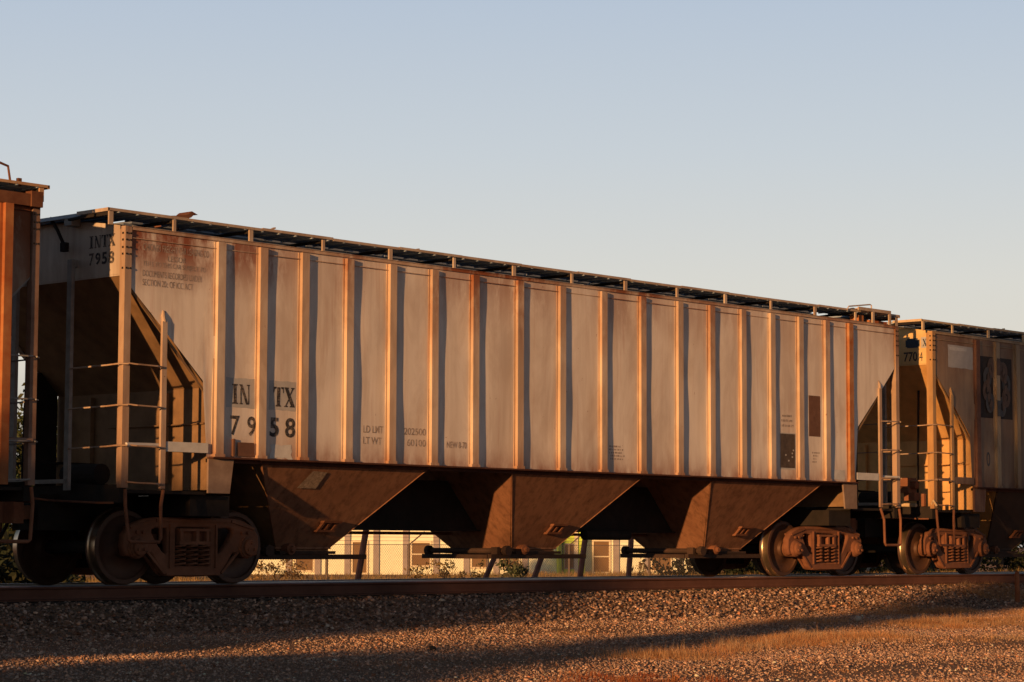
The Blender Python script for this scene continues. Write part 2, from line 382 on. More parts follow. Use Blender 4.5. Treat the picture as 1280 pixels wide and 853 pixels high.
def make_truck(parent, cx):
    mb = MB()                                                  # bolster with its visible ends
    mb.box(cx-.19, cx+.19, -.90, .90, .50, .68)
    for s in (-1, 1):
        y0, y1 = (-1.10, -.90) if s < 0 else (.90, 1.10)
        mb.box(cx-.25, cx+.25, y0, y1, .655, .69); mb.box(cx-.25, cx+.25, y0, y1, .49, .53)
        for xx in (-.235, .02, .185): mb.box(cx+xx, cx+xx+.045, y0+.002, y1-.002, .53, .655)
        mb.box(cx-.225, cx+.225, y0+.09, y0+.12, .525, .66)
    mb.box(cx-.28, cx+.28, -.28, .28, .68, .80)
    for s in (-1, 1): mb.box(cx-.31, cx+.31, min(s*.86, s*.885), max(s*.86, s*.885), .19, .495, 1)  # added dark backing sheets that block the bright view through the springs
    tr = mb.build('bogie', [M['truck'], M['dark']], parent)
    for s in (1, -1):
        f = link('side_frame', SF_ME, tr); f.location = (cx, -1.0*s, 0)
        for x in (-.195, 0, .195):
            o = link('spring', SPRING[s], tr); o.location = (cx+x, -1.02*s, 0)
        for x in (-.89, .89):
            o = link('wheel', WHEEL[s], tr); o.location = (cx+x, 0, .457); o.rotation_euler = (0, random.uniform(0, 6), 0)
            o = link('bearing', BEAR[s], tr); o.location = (cx+x, 0, .457)
    for x in (-.89, .89):
        mb = MB(); mb.lathe_y((cx+x, .457), [(.085, -.9), (.085, -.6), (.075, 0), (.085, .6), (.085, .9)], 16); mb.build('axle', M['dark'], tr, True)
    mb = MB()                                                  # brake beam, shoes and rods
    for x in (-.36, .36):
        mb.beam((cx+x, -.72, .42), (cx+x, .72, .42), .08, .08)
        for s in (-1, 1): mb.beam((cx+x*1.05, s*.75, .30), (cx+x*1.12, s*.75, .62), .09, .07)
    mb.tube([(cx-.5, -.3, .60), (cx+.5, -.3, .60)], .02)
    mb.build('brake_beam', M['truck'], tr)
    return tr

# ------------------------------------------------------------------ covered hopper car
RIBS = [-6.97, -6.27, -5.55, -4.75, -3.95, -3.14, -2.32, -1.39, -.47, .47, 1.39, 2.30, 3.11, 3.93, 4.72, 5.51, 6.27, 6.97]
def car(name, label, cx, pal, ez=4.28, ribs=RIBS, rib_d=.052, rib_w=.125, detail=None, end_posts=True, sheet_x=8.36, rust_ribs=(0,)):
    P = lambda k: M[pal.get(k, k)]
    root = empty(name, (cx, 0, 0), label, 'freight car')
    XB, XE = 7.10, 8.42
    dz0, dz1 = 3.55, 2.44
    # ---- side sheets
    for s in (1, -1):
        mb = MB(); xs = sorted(set([round(x, 3) for x in np.linspace(-sheet_x, sheet_x, 220)] + [-7.22, 7.22] + [round(r+d, 3) for r in ribs for d in (-.09, .09)])) if s == 1 else [-sheet_x, -7.22, 0, 7.22, sheet_x]
        nz = 30; vs = []; fs = []
        for x in xs:
            ax = abs(x)
            zl = 1.56 if ax <= 7.2 else dz1+.06+(ax-7.22)*(dz0-dz1-.06)/(8.36-7.22)
            for j in range(nz+1):
                z = zl+(ez-zl)*j/nz; y = surf(x, z, ribs) if s == 1 else -Y_SHEET
                vs.append((x, y, z))
        for i in range(len(xs)-1):
            for j in range(nz): a = i*(nz+1)+j; fs.append((a, a+nz+1, a+nz+2, a+1))
        mb.add(vs, fs)
        sh = mb.build('side_sheet', P('panel'), root)
        for p in sh.data.polygons: p.use_smooth = True
        if s == 1: side = sh
    # seam under the eave and stiffening flange along the sloping edge
    mb = MB()
    mb.box(-sheet_x, sheet_x, -1.55, -1.522, ez-.035, ez+.012)
    mb.box(-sheet_x, sheet_x, 1.52, 1.55, ez-.035, ez+.012)
    mb.box(-sheet_x, sheet_x, -1.546, -1.535, ez-.135, ez-.127)
    mb.build('eave_angle', P('rib'), root)
    # ---- ribs on the near side
    d = rib_d
    for i, x in enumerate(ribs):
        mb = MB(); w = rib_w/2; z0, z1 = 1.575, ez-.05; y0 = Y_SHEET+.006
        a = [(x-w-.035, y0), (x-w-.03, y0-.012), (x-w-.002, y0-.012), (x-w, y0-d-.006), (x+w, y0-d-.006), (x+w+.002, y0-.012), (x+w+.03, y0-.012), (x+w+.035, y0)]
        n = len(a)
        mb.add([(p[0], p[1], z0) for p in a]+[(p[0], p[1], z1) for p in a], [(k, (k+1) % n, (k+1) % n+n, k+n) for k in range(n)]+[tuple(range(n)), tuple(range(2*n-1, n-1, -1))])
        mb.box(x-w-.02, x+w+.02, y0-d-.012, y0, z0-.012, z0+.03)
        mb.build('side_rib', P('rib_rust') if i in rust_ribs else P('rib'), root)
    # ---- side sill
    for s in (-1, 1):
        mb = MB(); y = Y_SHEET if s < 0 else 1.53
        mb.box(-XB, XB, y-(.085 if s < 0 else -.002), y-(-.002 if s < 0 else -.085), 1.545, 1.567)
        mb.box(-XB, XB, y+.03*(-s), y+.06*(-s), 1.50, 1.545)
        mb.build('side_sill', P('sill'), root)
    # ---- roof
    mb = MB(); ys = np.linspace(-1.56, 1.56, 17); X = 8.44
    rz = lambda y: ez+.16*(1-(y/1.56)**2)
    rows = [-X]+list(np.linspace(-7.2, 7.2, 9))+[X]
    vs = [(x, y, rz(y)+.004) for x in rows for y in ys]; fs = []
    for i in range(len(rows)-1):
        for j in range(16): a = i*17+j; fs.append((a, a+17, a+18, a+1))
    mb.add(vs, fs)
    for x in np.linspace(-7, 7, 8):
        for j in range(4, 12): mb.beam((x, ys[j], rz(ys[j])+.02), (x, ys[j+1], rz(ys[j+1])+.02), .05, .03)
    rf = mb.build('roof', P('roof'), root)
    mb = MB()
    mb.box(-7.6, 7.6, -.42, .42, rz(0)-.02, rz(0)+.07)
    for k in range(10):
        x0 = -7.5+k*1.5; mb.box(x0, x0+1.44, -.46, .46, rz(0)+.07, rz(0)+.105)
        mb.beam((x0+.7, -.5, rz(0)+.12), (x0+.7, .5, rz(0)+.12), .07, .05)
    mb.build('hatch_cover', P('roof'), rf)
    # ---- running boards
    zb = ez+.205
    for s in (-1, 1):
        yo, yi = 1.46*s, .86*s
        mb = MB()
        for k in range(5):
            ya = yi+(yo-.03*s-yi)*k/5; yb = yi+(yo-.03*s-yi)*(k+.86)/5
            mb.box(-8.64, 8.64, min(ya, yb), max(ya, yb), zb-.022, zb)
        # saddles across
        for x in np.linspace(-8.5, 8.5, 60): mb.box(x-.012, x+.012, min(yi, yo), max(yi, yo), zb-.04, zb-.023)
        rb = mb.build('running_board', P('grate'), root)
        mb = MB(); segs = 14; xx = np.linspace(-8.67, 8.67, segs+1)
        for k in range(segs):
            dzz = random.uniform(-.009, .009); mb.box(xx[k]+.002, xx[k+1]-.002, min(yo, yo-.03*s), max(yo, yo-.03*s), zb-.022+dzz, zb+.012+dzz)
        for k in range(4):
            x = random.uniform(-8, 8); w_ = random.uniform(.04, .16); mb.beam((x, yo-.05*s, zb+.012), (x+w_, yo-.05*s, zb+random.uniform(.02, .055)), .05, .018)
        for x in (-8.66, 8.66): mb.box(x-.012, x+.012, min(yi, yo), max(yi, yo), zb-.034, zb+.008)
        mb.build('board_edge', P('walkedge'), rb)
        bx = [-8.63, -7.65, -6.40, -5.14, -3.90, -2.65, -1.41, -.14, 1.10, 2.36, 3.60, 4.83, 6.08, 7.28, 8.55] if s < 0 else [-8.5, -5, -1.5, 1.5, 5, 8.5]
        for k, x in enumerate(bx):
            mb = MB(); w = .062 if k % 2 == 0 else .042
            mb.box(x-w/2, x+w/2, min(yo+.012*s, yo-.012*s), max(yo+.012*s, yo-.012*s), rz(1.46)-.01, zb-.036)
            mb.beam((x, yo-.03*s, zb-.06), (x, yi, zb-.06), .04, .035, (0, 0, 1), 1)
            mb.beam((x, yi, zb-.06), (x, yi-.2*s, rz(.6)), .035, .03, (0, 0, 1), 1)
            mb.build('bracket', [P('walkedge'), M['dark']], rb)  # arms use the dark steel to put the board's shade into their colour
    for s in (-1, 1):   # end crossings of the running boards
        mb = MB(); x0, x1 = (7.95*s, 8.58*s)
        for k in range(4):
            xa = x0+(x1-x0)*k/4; xb = x0+(x1-x0)*(k+.85)/4; mb.box(min(xa, xb), max(xa, xb), -.855, .855, zb-.024, zb-.002)
        mb.box(min(x1, x1+.02*s), max(x1, x1+.02*s), -.855, .855, zb-.04, zb+.004)
        mb.build('end_crossing', P('grate'), root)
    # ---- ends
    for s in (-1, 1):
        # end sheet above the slope
        mb = MB(); n = 16; ysn = np.linspace(-1.5, 1.5, n+1)
        vs = [(s*XE, y, 3.72) for y in ysn]+[(s*XE, y, rz(y)-.005) for y in ysn]
        mb.add(vs, [(k, k+1, k+n+2, k+n+1) for k in range(n)])
        mb.box(min(s*XE, s*(XE-.05)), max(s*XE, s*(XE-.05)), -1.5, 1.5, 3.70, 3.718)
        es = mb.build('end_sheet', P('end'), root)
        if s == -1: root_end = es
        # slope sheet from the end sheet down to the outlet
        mb = MB(); a = (XE, 3.715); b = (5.08, .42)
        pts = []
        for (x, z, hw) in ((a[0], a[1], 1.5), (XB, 2.43, 1.5), (6.23, 1.56, 1.5), (b[0], b[1], .56)):
            pts.append([(s*x, -hw, z), (s*x, hw, z)])
        for k in range(3): mb.quad(pts[k][0], pts[k][1], pts[k+1][1], pts[k+1][0])
        sl = mb.build('slope_sheet', [P('slope')], root)
        mb = MB()                                       # flange strips where sheet meets slope
        mb.slab([(s*(XE-.03), -1.50, 3.60), (s*7.16, -1.50, 2.37), (s*7.16, -1.50, 2.33), (s*(XE-.03), -1.50, 3.55)], (0, -.02, 0))
        mb.build('slope_flange', P('slope'), sl)
        # bulkhead under the slope
        mb = MB(); mb.box(min(s*XB, s*(XB-.025)), max(s*XB, s*(XB-.025)), -1.50, 1.50, 1.16, 2.42)
        for y in (-.75, .75): mb.box(min(s*(XB+.001), s*(XB+.06)), max(s*(XB+.001), s*(XB+.06)), y-.02, y+.02, 1.25, 2.38)
        mb.tube([(s*(XB+.02), -1.45, 1.98), (s*(XB+.03), -.7, 1.97), (s*(XB+.02), .4, 1.98)], .012, 6)
        mb.build('bulkhead', P('bulk'), root)
        # side bracket plate below the sill
        for q in (-1, 1):
            mb = MB(); y = q*1.56
            mb.slab([(s*7.13, y, 1.54), (s*6.72, y, 1.54), (s*6.78, y, 1.12), (s*7.13, y, 1.12)], (0, -.03*q, 0))
            mb.build('bolster_plate', P('plate'), root)
        # end platform, end sill and centre sill stub
        mb = MB(); mb.box(min(s*XB, s*8.44), max(s*XB, s*8.44), -1.48, 1.48, 1.10, 1.14)
        mb.box(min(s*8.36, s*8.46), max(s*8.36, s*8.46), -1.5, 1.5, .98, 1.20)
        mb.box(min(s*6.6, s*8.7), max(s*6.6, s*8.7), -.26, .26, .66, 1.098)
        mb.box(min(s*6.60, s*7.24), max(s*6.60, s*7.24), -1.35, 1.35, .84, 1.095)
        mb.build('end_platform', P('dark'), root)
        for yy in (-.95, .95):
            mb = MB(); mb.tube([(s*8.05, yy, 1.14), (s*8.03, yy, 2.2), (s*7.98, yy, 3.28)], .022, 7); mb.build('slope_strut', P('dark'), root)
        mb = MB(); mb.tube([(s*8.2, .9, 1.14), (s*8.2, .9, 1.5), (s*7.6, .75, 1.52), (s*7.2, .5, 1.5)], .018, 6); mb.lathe_y((s*7.75, 1.36), [(.05, -.30), (.13, -.27), (.13, .42), (.05, .45)], 16); mb.box(min(s*7.6, s*7.9), max(s*7.6, s*7.9), -.2, .34, 1.14, 1.24)
        mb.build('air_reservoir', P('dark'), root)
        mb = MB()   # side sill extension tube out to the ladder
        mb.box(min(s*7.14, s*7.80), max(s*7.14, s*7.80), -1.56, -1.44, 1.61, 1.73)
        mb.tube([(s*7.80, -1.5, 1.68), (s*8.42, -1.56, 1.67)], .028, 8)
        mb.build('sill_extension', P('white'), root)
        mb = MB(); mb.box(min(s*7.13, s*7.46), max(s*7.13, s*7.46), 1.47, 1.50, 1.15, 2.72); mb.build('side_gusset', P('dark'), root)
        # corner posts
        for q in (-1, 1):
            mb = MB(); x0, x1 = s*8.375, s*8.475
            mb.box(min(x0, x1), max(x0, x1), min(q*1.47, q*1.552), max(q*1.47, q*1.552), 1.16, ez+.005)
            mb.box(min(s*8.42, s*8.432), max(s*8.42, s*8.432), min(q*1.40, q*1.47), max(q*1.40, q*1.47), 1.16, ez-.01)
            for z in (4.2, 4.12, 4.03, 3.95, 3.78):
                zz = z+ez-4.28
                mb.lathe_y((s*8.455, zz), [(.012, q*1.553), (.012, q*1.563)], 8, 1)
                mb.lathe_y((s*8.395, zz), [(.012, q*1.553), (.012, q*1.563)], 8, 1)
                mb.box(s*8.475-.008 if s < 0 else s*8.475, s*8.475 if s < 0 else s*8.475+.008, q*1.51-.012, q*1.51+.012, zz-.012, zz+.012, 1)
            mb.build('corner_post', [P('post'), M['dark']], root)
        # side ladders
        for q in (-1, 1):
            mb = MB(); xl = s*7.86; y = q*1.555
            mb.beam((xl, y, 1.16), (xl, y, 3.18), .075, .035, (0, 1, 0))
            mb.tube([(xl, y, 3.17), (xl+.01*s, y-.01*q, 3.24), (xl, y-.035*q, 3.30), (xl-.05*s, y-.05*q, 3.29)], .026, 8)
            ld = mb.build('side_ladder', P('post'), root)
            for z in (1.22, 1.66, 2.14, 2.63):
                mb = MB(); mb.tube([(s*8.40, q*1.56, z+.01), (s*8.3, q*1.61, z), (s*8.0, q*1.61, z-.005), (xl, q*1.575, z-.01)], .0105, 6); mb.build('rung', P('rung'), ld)
            mb = MB()      # stirrup
            mb.tube([(s*8.42, q*1.56, 1.14), (s*8.43, q*1.58, .95), (s*8.39, q*1.60, .54), (s*8.36, q*1.60, .52), (s*7.93, q*1.60, .52), (s*7.90, q*1.60, .56), (s*7.90, q*1.59, .95), (s*7.84, q*1.56, 1.14)], .022, 8)
            mb.build('stirrup', P('stir'), root)
        # end posts and end grab irons
        for y in (-.55, .55):
            mb = MB(); mb.beam((s*8.50, y, 1.14), (s*8.50, y, 3.95), .085, .05, (1, 0, 0)); mb.box(min(s*8.425, s*8.5), max(s*8.425, s*8.5), y-.03, y+.03, 3.86, 3.95)
            mb.build('end_post', P('endpost'), root)
        mb = MB(); mb.beam((s*8.52, -.55, 1.25), (s*8.52, .55, 1.25), .04, .05); el = mb.build('end_ladder', P('endpost'), root)
        for z in (1.66, 2.14, 2.63):
            for q in (-1, 1):
                mb = MB(); mb.tube([(s*8.43, q*1.60, z), (s*8.52, q*1.52, z), (s*8.545, q*1.35, z-.01), (s*8.545, q*.62, z-.02), (s*8.50, q*.55, z-.02)], .0105, 6); mb.build('rung', P('rung'), el)
        # coupler
        mb = MB(); mb.box(min(s*8.46, s*8.86), max(s*8.46, s*8.86), -.10, .10, .79, .96)
        mb.slab([(s*8.84, -.16, .74), (s*9.02, -.20, .74), (s*9.10, -.10, .74), (s*9.05, .02, .74), (s*9.12, .16, .74), (s*8.95, .20, .74), (s*8.82, .14, .74)], (0, 0, .28))
        cpl = mb.build('coupler', M['truck'], root)
        mb = MB(); mb.tube([(s*8.50, -1.45, .98), (s*8.62, -1.3, .98), (s*8.62, -.35, 1.02), (s*8.85, -.12, 1.06), (s*8.9, 0, 1.03)], .014, 6); mb.build('cut_lever', M['truck'], cpl)
        mb = MB(); mb.tube([(s*8.55, .30, .85), (s*8.70, .31, .80), (s*8.85, .30, .55), (s*8.98, .26, .42), (s*9.08, .2, .5)], .024, 8); mb.build('brake_hose', M['dark'], cpl)
        make_truck(root, s*6.93)
    # ---- hoppers
    for hx in (-4.64, 0, 4.64):
        mb = MB()
        for s in (-1, 1):
            # near and far side plates, leaning inward to the outlet
            if hx*s > 0: top_x = 6.23-abs(hx)
            else: top_x = 1.50
            pass
        xl = -1.50; xr = 1.50
        if hx < 0: xl = -(6.23-4.64)
        if hx > 0: xr = 6.23-4.64
        for s in (-1, 1):
            ytop, ybot = s*1.50, s*.58
            mb.slab([(hx+xl, ytop, 1.545), (hx+xr, ytop, 1.545), (hx+.46, ybot, .42), (hx-.46, ybot, .42)], (0, -.012*s, 0))
        # slopes between hoppers
        for s, xt in ((-1, xl), (1, xr)):
            if (hx < 0 and s < 0) or (hx > 0 and s > 0): continue
            hw = [1.49, 1.49, .565]
            xr_ = 2.32 if hx == 0 else 2.32
            mb.add([(hx+s*2.32, -1.49, 2.36), (hx+s*2.32, 1.49, 2.36), (hx+xt, 1.49, 1.55), (hx+xt, -1.49, 1.55), (hx+s*.47, .565, .425), (hx+s*.47, -.565, .425)], [(0, 1, 2, 3), (3, 2, 4, 5)])
        mb.box(hx-.47, hx+.47, -.60, .60, .36, .42)
        mb.beam((hx-.50, -.60, .455), (hx+.50, -.60, .455), .03, .035)
        mb.beam((hx+xl+.012, -1.505, 1.54), (hx-.462, -.585, .43), .012, .012); mb.beam((hx+xr-.012, -1.505, 1.54), (hx+.462, -.585, .43), .012, .012)
        hp = mb.build('hopper', P('hopper'), root)
        mb = MB()   # sliding gate and its rails
        for y in (-.66, .66):
            mb.box(hx-1.02, hx+1.10, y-.035, y+.035, .30, .365); mb.box(hx-.50, hx+.50, y-.05, y+.05, .37, .41)
        mb.box(hx-.95, hx+.55, -.62, .62, .315, .335)
        for x in (-1.0, 1.08, .55): mb.box(hx+x-.03, hx+x+.03, -.62, .62, .30, .36)
        mb.tube([(hx-.78, -.78, .415), (hx-.78, .78, .415)], .04, 10)
        for y in (-.78, .78): mb.lathe_y((hx-.78, .415), [(.075, y-.035), (.075, y+.035)], 12)
        for x in (-.9, -.66): mb.box(hx+x, hx+x+.06, -.70, -.58, .365, .47)
        mb.build('gate', P('gate'), hp)
        mb = MB()   # capstan casting near the left corner of the gate
        mb.lathe_y((hx-.33, .435), [(.07, -.60), (.075, -.74), (.05, -.75), (.035, -.79)], 14); mb.build('capstan', M['truck'], hp)
        mb = MB()   # vibrator bracket on the side plate
        def onp(u, z, o): return (hx+u, -1.50+(1.545-z)/(1.545-.42)*.92-o, z)
        for (u0, u1) in ((.02, .06), (.13, .17), (.26, .30)):
            mb.slab([onp(u0, .66, .016), onp(u1, .66, .016), onp(u1+.04, .80, .016), onp(u0+.04, .80, .016)], (0, -.05, 0))
        mb.slab([onp(.0, .66, .02), onp(.32, .66, .02), onp(.32, .69, .02), onp(.0, .69, .02)], (0, -.07, 0))
        mb.slab([onp(.03, .78, .02), onp(.36, .78, .02), onp(.36, .81, .02), onp(.03, .81, .02)], (0, -.07, 0))
        mb.build('vibrator_bracket', M['truck'], hp)
    mb = MB(); mb.box(-6.55, 6.55, -.16, .16, .70, 1.42); mb.box(-6.55, 6.55, -.22, .22, .70, .72)
    mb.build('center_sill', P('dark'), root)
    mb = MB(); mb.tube([(-6.3, .42, .665), (6.3, .42, .665)], .022, 8); mb.build('train_line', M['truck'], root)
    mb = MB(); mb.lathe_y((2.32, .62), [(.02, -.3), (.10, -.29), (.10, .2), (.02, .21)], 16); mb.v = [(2.32-(v[1])*2.2-.3, -.25+(v[0]-2.32)*.75, .66+(v[2]-.62)*.8) for v in mb.v]
    mb.build('brake_cylinder', P('dark'), root, True)
    return root, side, ribs

M['plate'] = rusty('dirty_plate', (.24, .16, .12), (.36, .26, .20), 6, .85, .1)
base_pal = dict(bulk='slope', plate='plate', stir='truck', rung='post', endpost='dimpost', gate='gatesteel')
M['dimpost'] = flat('gray_end_post_paint', (.30, .28, .26), .7, .3, 6)
M['gatesteel'] = rusty('gate_steel', (.045, .03, .024), (.08, .045, .032), 7)

def bake_dec(name, mb, mat, parent): return mb.build(name, mat, parent)

# ---------- middle car
CX = 26.18
mid, side, ribs = car('covered_hopper_car', 'whole gray ribbed hopper car lettered 7958 in the middle of the train', CX, base_pal, rust_ribs=())
for o in mid.children:
    if o.name.startswith('side_rib') and o.data.vertices[0].co.x > 6.8: o.data.materials[0] = M['rib_rust']
def lettering(name, items, mat, parent, lift=.003):
    for kind, s, x, z, w, h, b in items:
        mb = MB(); decal(mb, roman_polys(s, w, h) if kind == 'r' else text_polys(s, w, h, b), x, z, ribs, lift)
        mb.build(name, mat, parent)
for xa_, xb_ in ((-6.84, -6.36), (-6.12, -5.66)):
    mb = MB(); decal_rect(mb, xa_, xb_, 2.19, 2.56, ribs, .002, 0, .006); mb.build('stencil_patch', M['patch'], side)
lettering('reporting_marks', [('r', 'I', -6.74, 2.235, .095, .25, 0), ('r', 'N', -6.62, 2.235, .175, .25, 0), ('r', 'T', -6.05, 2.235, .175, .25, 0), ('r', 'X', -5.865, 2.235, .185, .25, 0)], M['letter'], side, .004)
lettering('car_number', [('t', '7', -6.765, 1.845, .145, .245, .015), ('t', '9', -6.49, 1.845, .15, .245, .015), ('t', '5', -6.10, 1.85, .155, .245, .03), ('t', '8', -5.835, 1.85, .17, .25, .02)], M['letter'], side, .004)
lettering('title_lettering', [('t', 'CHICAGO FREIGHT CAR LEASING CO', -8.19, 4.02, 1.04, .085, 0), ('t', 'LESSOR', -7.80, 3.915, .28, .07, 0), ('t', 'TITLE TO THIS CAR SUBJECT TO', -8.19, 3.815, .99, .078, 0),
          ('t', 'DOCUMENTS RECORDED UNDER', -8.19, 3.705, .93, .078, 0), ('t', 'SECTION 20c OF ICC ACT', -8.19, 3.595, .79, .078, 0)], M['faded'], side)
lettering('weight_lettering', [('t', 'LD LMT', -4.45, 1.965, .37, .095, .01), ('t', 'LT WT', -4.45, 1.815, .34, .095, .01), ('t', '202500', -3.68, 1.965, .42, .095, .01), ('t', '60100', -3.62, 1.815, .36, .095, .01),
          ('t', 'NEW 8-70', -2.86, 1.815, .40, .09, .01)], M['faded'], side)
def scribbles(x0, x1, z0, z1, n, mat, name, parent, hh=.03):
    mb = MB()
    for k in range(n):
        z = z1-(z1-z0)*(k+.5)/n; x = x0+random.uniform(0, .05)
        while x < x1-random.uniform(0, .1):
            w = random.uniform(.012, .03); decal_rect(mb, x, x+w, z-hh/2, z+hh/2*random.uniform(.4, 1), ribs, .003); x += w+random.uniform(.008, .03)
    return mb.build(name, mat, parent)
scribbles(.62, 1.0, 1.75, 1.98, 5, M['faded'], 'small_stencil', side, .028)
scribbles(5.0, 5.38, 2.40, 2.64, 3, M['faded'], 'small_stencil', side, .04)
scribbles(5.85, 6.05, 1.85, 2.05, 4, M['faded'], 'small_stencil', side, .025)
mb = MB(); decal_rect(mb, 5.77, 6.10, 2.29, 2.96, ribs, .003); mb.build('brown_patch', M['brown'], side)
mb = MB(); decal_rect(mb, 4.955, 5.40, 1.73, 2.32, ribs, .002, 1); decal_rect(mb, 4.97, 5.375, 1.755, 2.305, ribs, .004, 0)
for (x, z) in ((5.28, 1.98), (5.28, 1.92), (5.31, 2.03), (5.1, 1.95), (5.18, 1.86)): decal_rect(mb, x, x+.035, z, z+.025, ribs, .006, 1)
mb.build('stencil_panel', [M['stencil'], M['patch']], side)
mb = MB(); decal_rect(mb, 6.40, 6.80, 1.60, 1.76, ribs, .003, 0, .004); mb.build('primer_patch', M['white'], side)
mb = MB(); decal_rect(mb, -6.66, -6.38, 1.585, 1.76, ribs, .02); mb.box(-6.74, -6.71, -1.57, -1.535, 1.58, 1.80); mb.build('routing_board', M['brown'], side)
mb = MB(); decal_rect(mb, -6.08, -5.72, 1.59, 1.76, ribs, .003, 0, .02); mb.build('primer_patch', M['white'], side)
# end lettering on the left end sheet
def end_letters(items, xe, parent, mat, name):
    for kind, s, y0, z, w, h, b in items:
        mb = MB(); v, f = roman_polys(s, w, h) if kind == 'r' else text_polys(s, w, h, b)
        mb.add([(xe, y0-p[0], z+p[1]) for p in v], f); mb.build(name, mat, parent)
es = [o for o in mid.children if o.name.startswith('end_sheet') and o.data.vertices[0].co.x < 0][0]
end_letters([('r', 'I', -.80, 4.07, .075, .15, 0), ('r', 'N', -.90, 4.07, .12, .15, 0), ('r', 'T', -1.035, 4.07, .12, .15, 0), ('r', 'X', -1.165, 4.07, .13, .15, 0)], -8.424, es, M['letter'], 'end_marks')
end_letters([('t', '7', -.80, 3.86, .09, .15, .02), ('t', '9', -.92, 3.86, .10, .15, .03), ('t', '5', -1.045, 3.86, .10, .15, .03), ('t', '8', -1.17, 3.86, .11, .15, .03)], -8.424, es, M['letter'], 'end_number')
# patch of sunlight painted as a paler quad on the first hopper plate
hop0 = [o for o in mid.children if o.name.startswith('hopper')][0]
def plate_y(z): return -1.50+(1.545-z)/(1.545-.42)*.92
mb = MB(); mb.quad((-5.37, plate_y(1.22)-.018, 1.22), (-5.03, plate_y(1.22)-.018, 1.22), (-4.99, plate_y(1.43)-.018, 1.43), (-5.25, plate_y(1.44)-.018, 1.44)); mb.build('sun_patch', M['sunpatch'], hop0)
# bent hatch lid and a raised end platform at the right end of the roof
mb = MB()
prof = [(-7.38, 4.60), (-7.2, 4.585), (-7.0, 4.60), (-6.87, 4.655), (-6.82, 4.70), (-6.76, 4.70), (-6.86, 4.735), (-6.92, 4.69), (-7.1, 4.655), (-7.36, 4.625)]
mb.slab([(x, -.86, z-.04) for x, z in prof], (0, .25, 0)); mb.box(-7.3, -7.24, -.84, -.64, 4.46, 4.56); mb.box(-6.98, -6.92, -.84, -.64, 4.46, 4.57)
mb.build('bent_hatch_lid', M['L_trim'], mid)
mb = MB()
for k in range(5): mb.box(7.30+k*.2, 7.30+k*.2+.17, -1.5, -.84, 4.505, 4.52)
mb.box(7.28, 8.28, -1.53, -1.505, 4.485, 4.54); mb.box(7.70, 7.76, -1.53, -1.505, 4.25, 4.485); mb.box(8.22, 8.28, -1.53, -1.505, 4.25, 4.485)
mb.tube([(7.0, -1.48, 4.47), (7.05, -1.48, 4.53), (7.70, -1.48, 4.61), (7.74, -1.48, 4.60), (7.74, -1.48, 4.49)], .012, 6)
mb.build('roof_platform', M['walkedge'], mid)
mb = MB(); mb.box(7.8, 8.35, -1.40, -1.05, 4.30, 4.36); mb.box(7.5, 7.62, -1.40, -1.2, 4.30, 4.42); mb.build('roof_step', M['L_rib'], mid)

mb = MB(); mb.tube([(-8.50, -.12, 4.50), (-8.52, -.30, 4.32), (-8.50, -.40, 4.14)], .022, 6); mb.box(-8.53, -8.47, -.46, -.36, 4.06, 4.17); mb.build('end_brace', M['dark'], mid)
mb = MB(); mb.box(-8.58, -8.44, -.64, -.50, 4.36, 4.48); mb.build('roof_block', M['dimpost'], mid)
# ---------- left car
L_RIBS = [-8.0+.3*0, -6.97, -6.0, -5.0, -4.0, -3.0, -2.0, -1.0, 0, 1.0, 2.0, 3.0, 4.0, 5.0, 6.0, 7.0]
palL = dict(base_pal, panel='L_panel', rib='L_trim', rib_rust='L_rib', sill='L_trim', walkedge='L_rail', post='L_post', end='L_panel', slope='dimpost', bulk='dark', plate='L_post', white='L_post', rung='dimpost')
M['L_rail'] = rusty('tan_orange_rail', (.55, .30, .16), (.62, .42, .26), 5)
M['L_post'] = rusty('brown_post_paint', (.24, .13, .09), (.36, .24, .18), 5)
left, sideL, _ = car('covered_hopper_car', 'rust orange hopper car end cut off by the left edge of the photo', 7.98, palL, ez=4.44, ribs=L_RIBS, rib_d=.085, rust_ribs=range(20))
mb = MB()
mb.box(-8.36, 8.44, -1.60, -1.535, 4.36, 4.50); mb.box(8.30, 8.46, -1.62, -1.50, 4.355, 4.535); mb.build('eave_fascia', M['L_trim'], left)
mb = MB(); w = .055; mb.box(7.97-w, 7.97+w, -1.66, -1.555, 1.16, 4.352); mb.box(7.97-w-.04, 7.97-w, -1.61, -1.56, 1.16, 4.352)
mb.build('side_rib', M['L_rib'], left)
mb = MB(); mb.tube([(7.55, -1.40, 4.62), (7.58, -1.40, 4.83), (7.95, -1.40, 4.86), (8.12, -1.40, 4.82), (8.16, -1.40, 4.62)], .016, 6); mb.box(8.26, 8.31, -1.41, -1.37, 4.61, 4.70); mb.build('roof_handrail', M['L_trim'], left)

# ---------- right car
palR = dict(base_pal, panel='R_panel', rib='R_rib', rib_rust='R_rust', post='R_post', end='R_end', slope='R_slope', bulk='R_slope', hopper='R_hopper', plate='R_panel', walkedge='R_walk', white='R_panel')
M['R_rust'] = rusty('red_brown_rib', (.20, .09, .06), (.28, .15, .10), 5)
M['R_post'] = weathered_paint('orange_tan_post', (.72, .44, .19), amt=1.2, top=(3.7, 4.5), dirt=(.3, .15, .07), low=(.9, 2.0))
M['R_hopper'] = rusty('dark_grimy_hopper', (.07, .045, .035), (.10, .065, .05), 2, .85, .15)
M['R_walk'] = flat('tan_walkway_edge', (.62, .46, .28), .7, .2, 4)
right, sideR, _ = car('covered_hopper_car', 'tan and brown hopper car with dark wheel emblem cut off by the right edge', 44.22, palR, rust_ribs=())
ribs = RIBS
for o in right.children:
    if o.name.startswith('side_rib') and o.data.vertices[0].co.x < -6.9: o.data.materials[0] = M['R_rust']
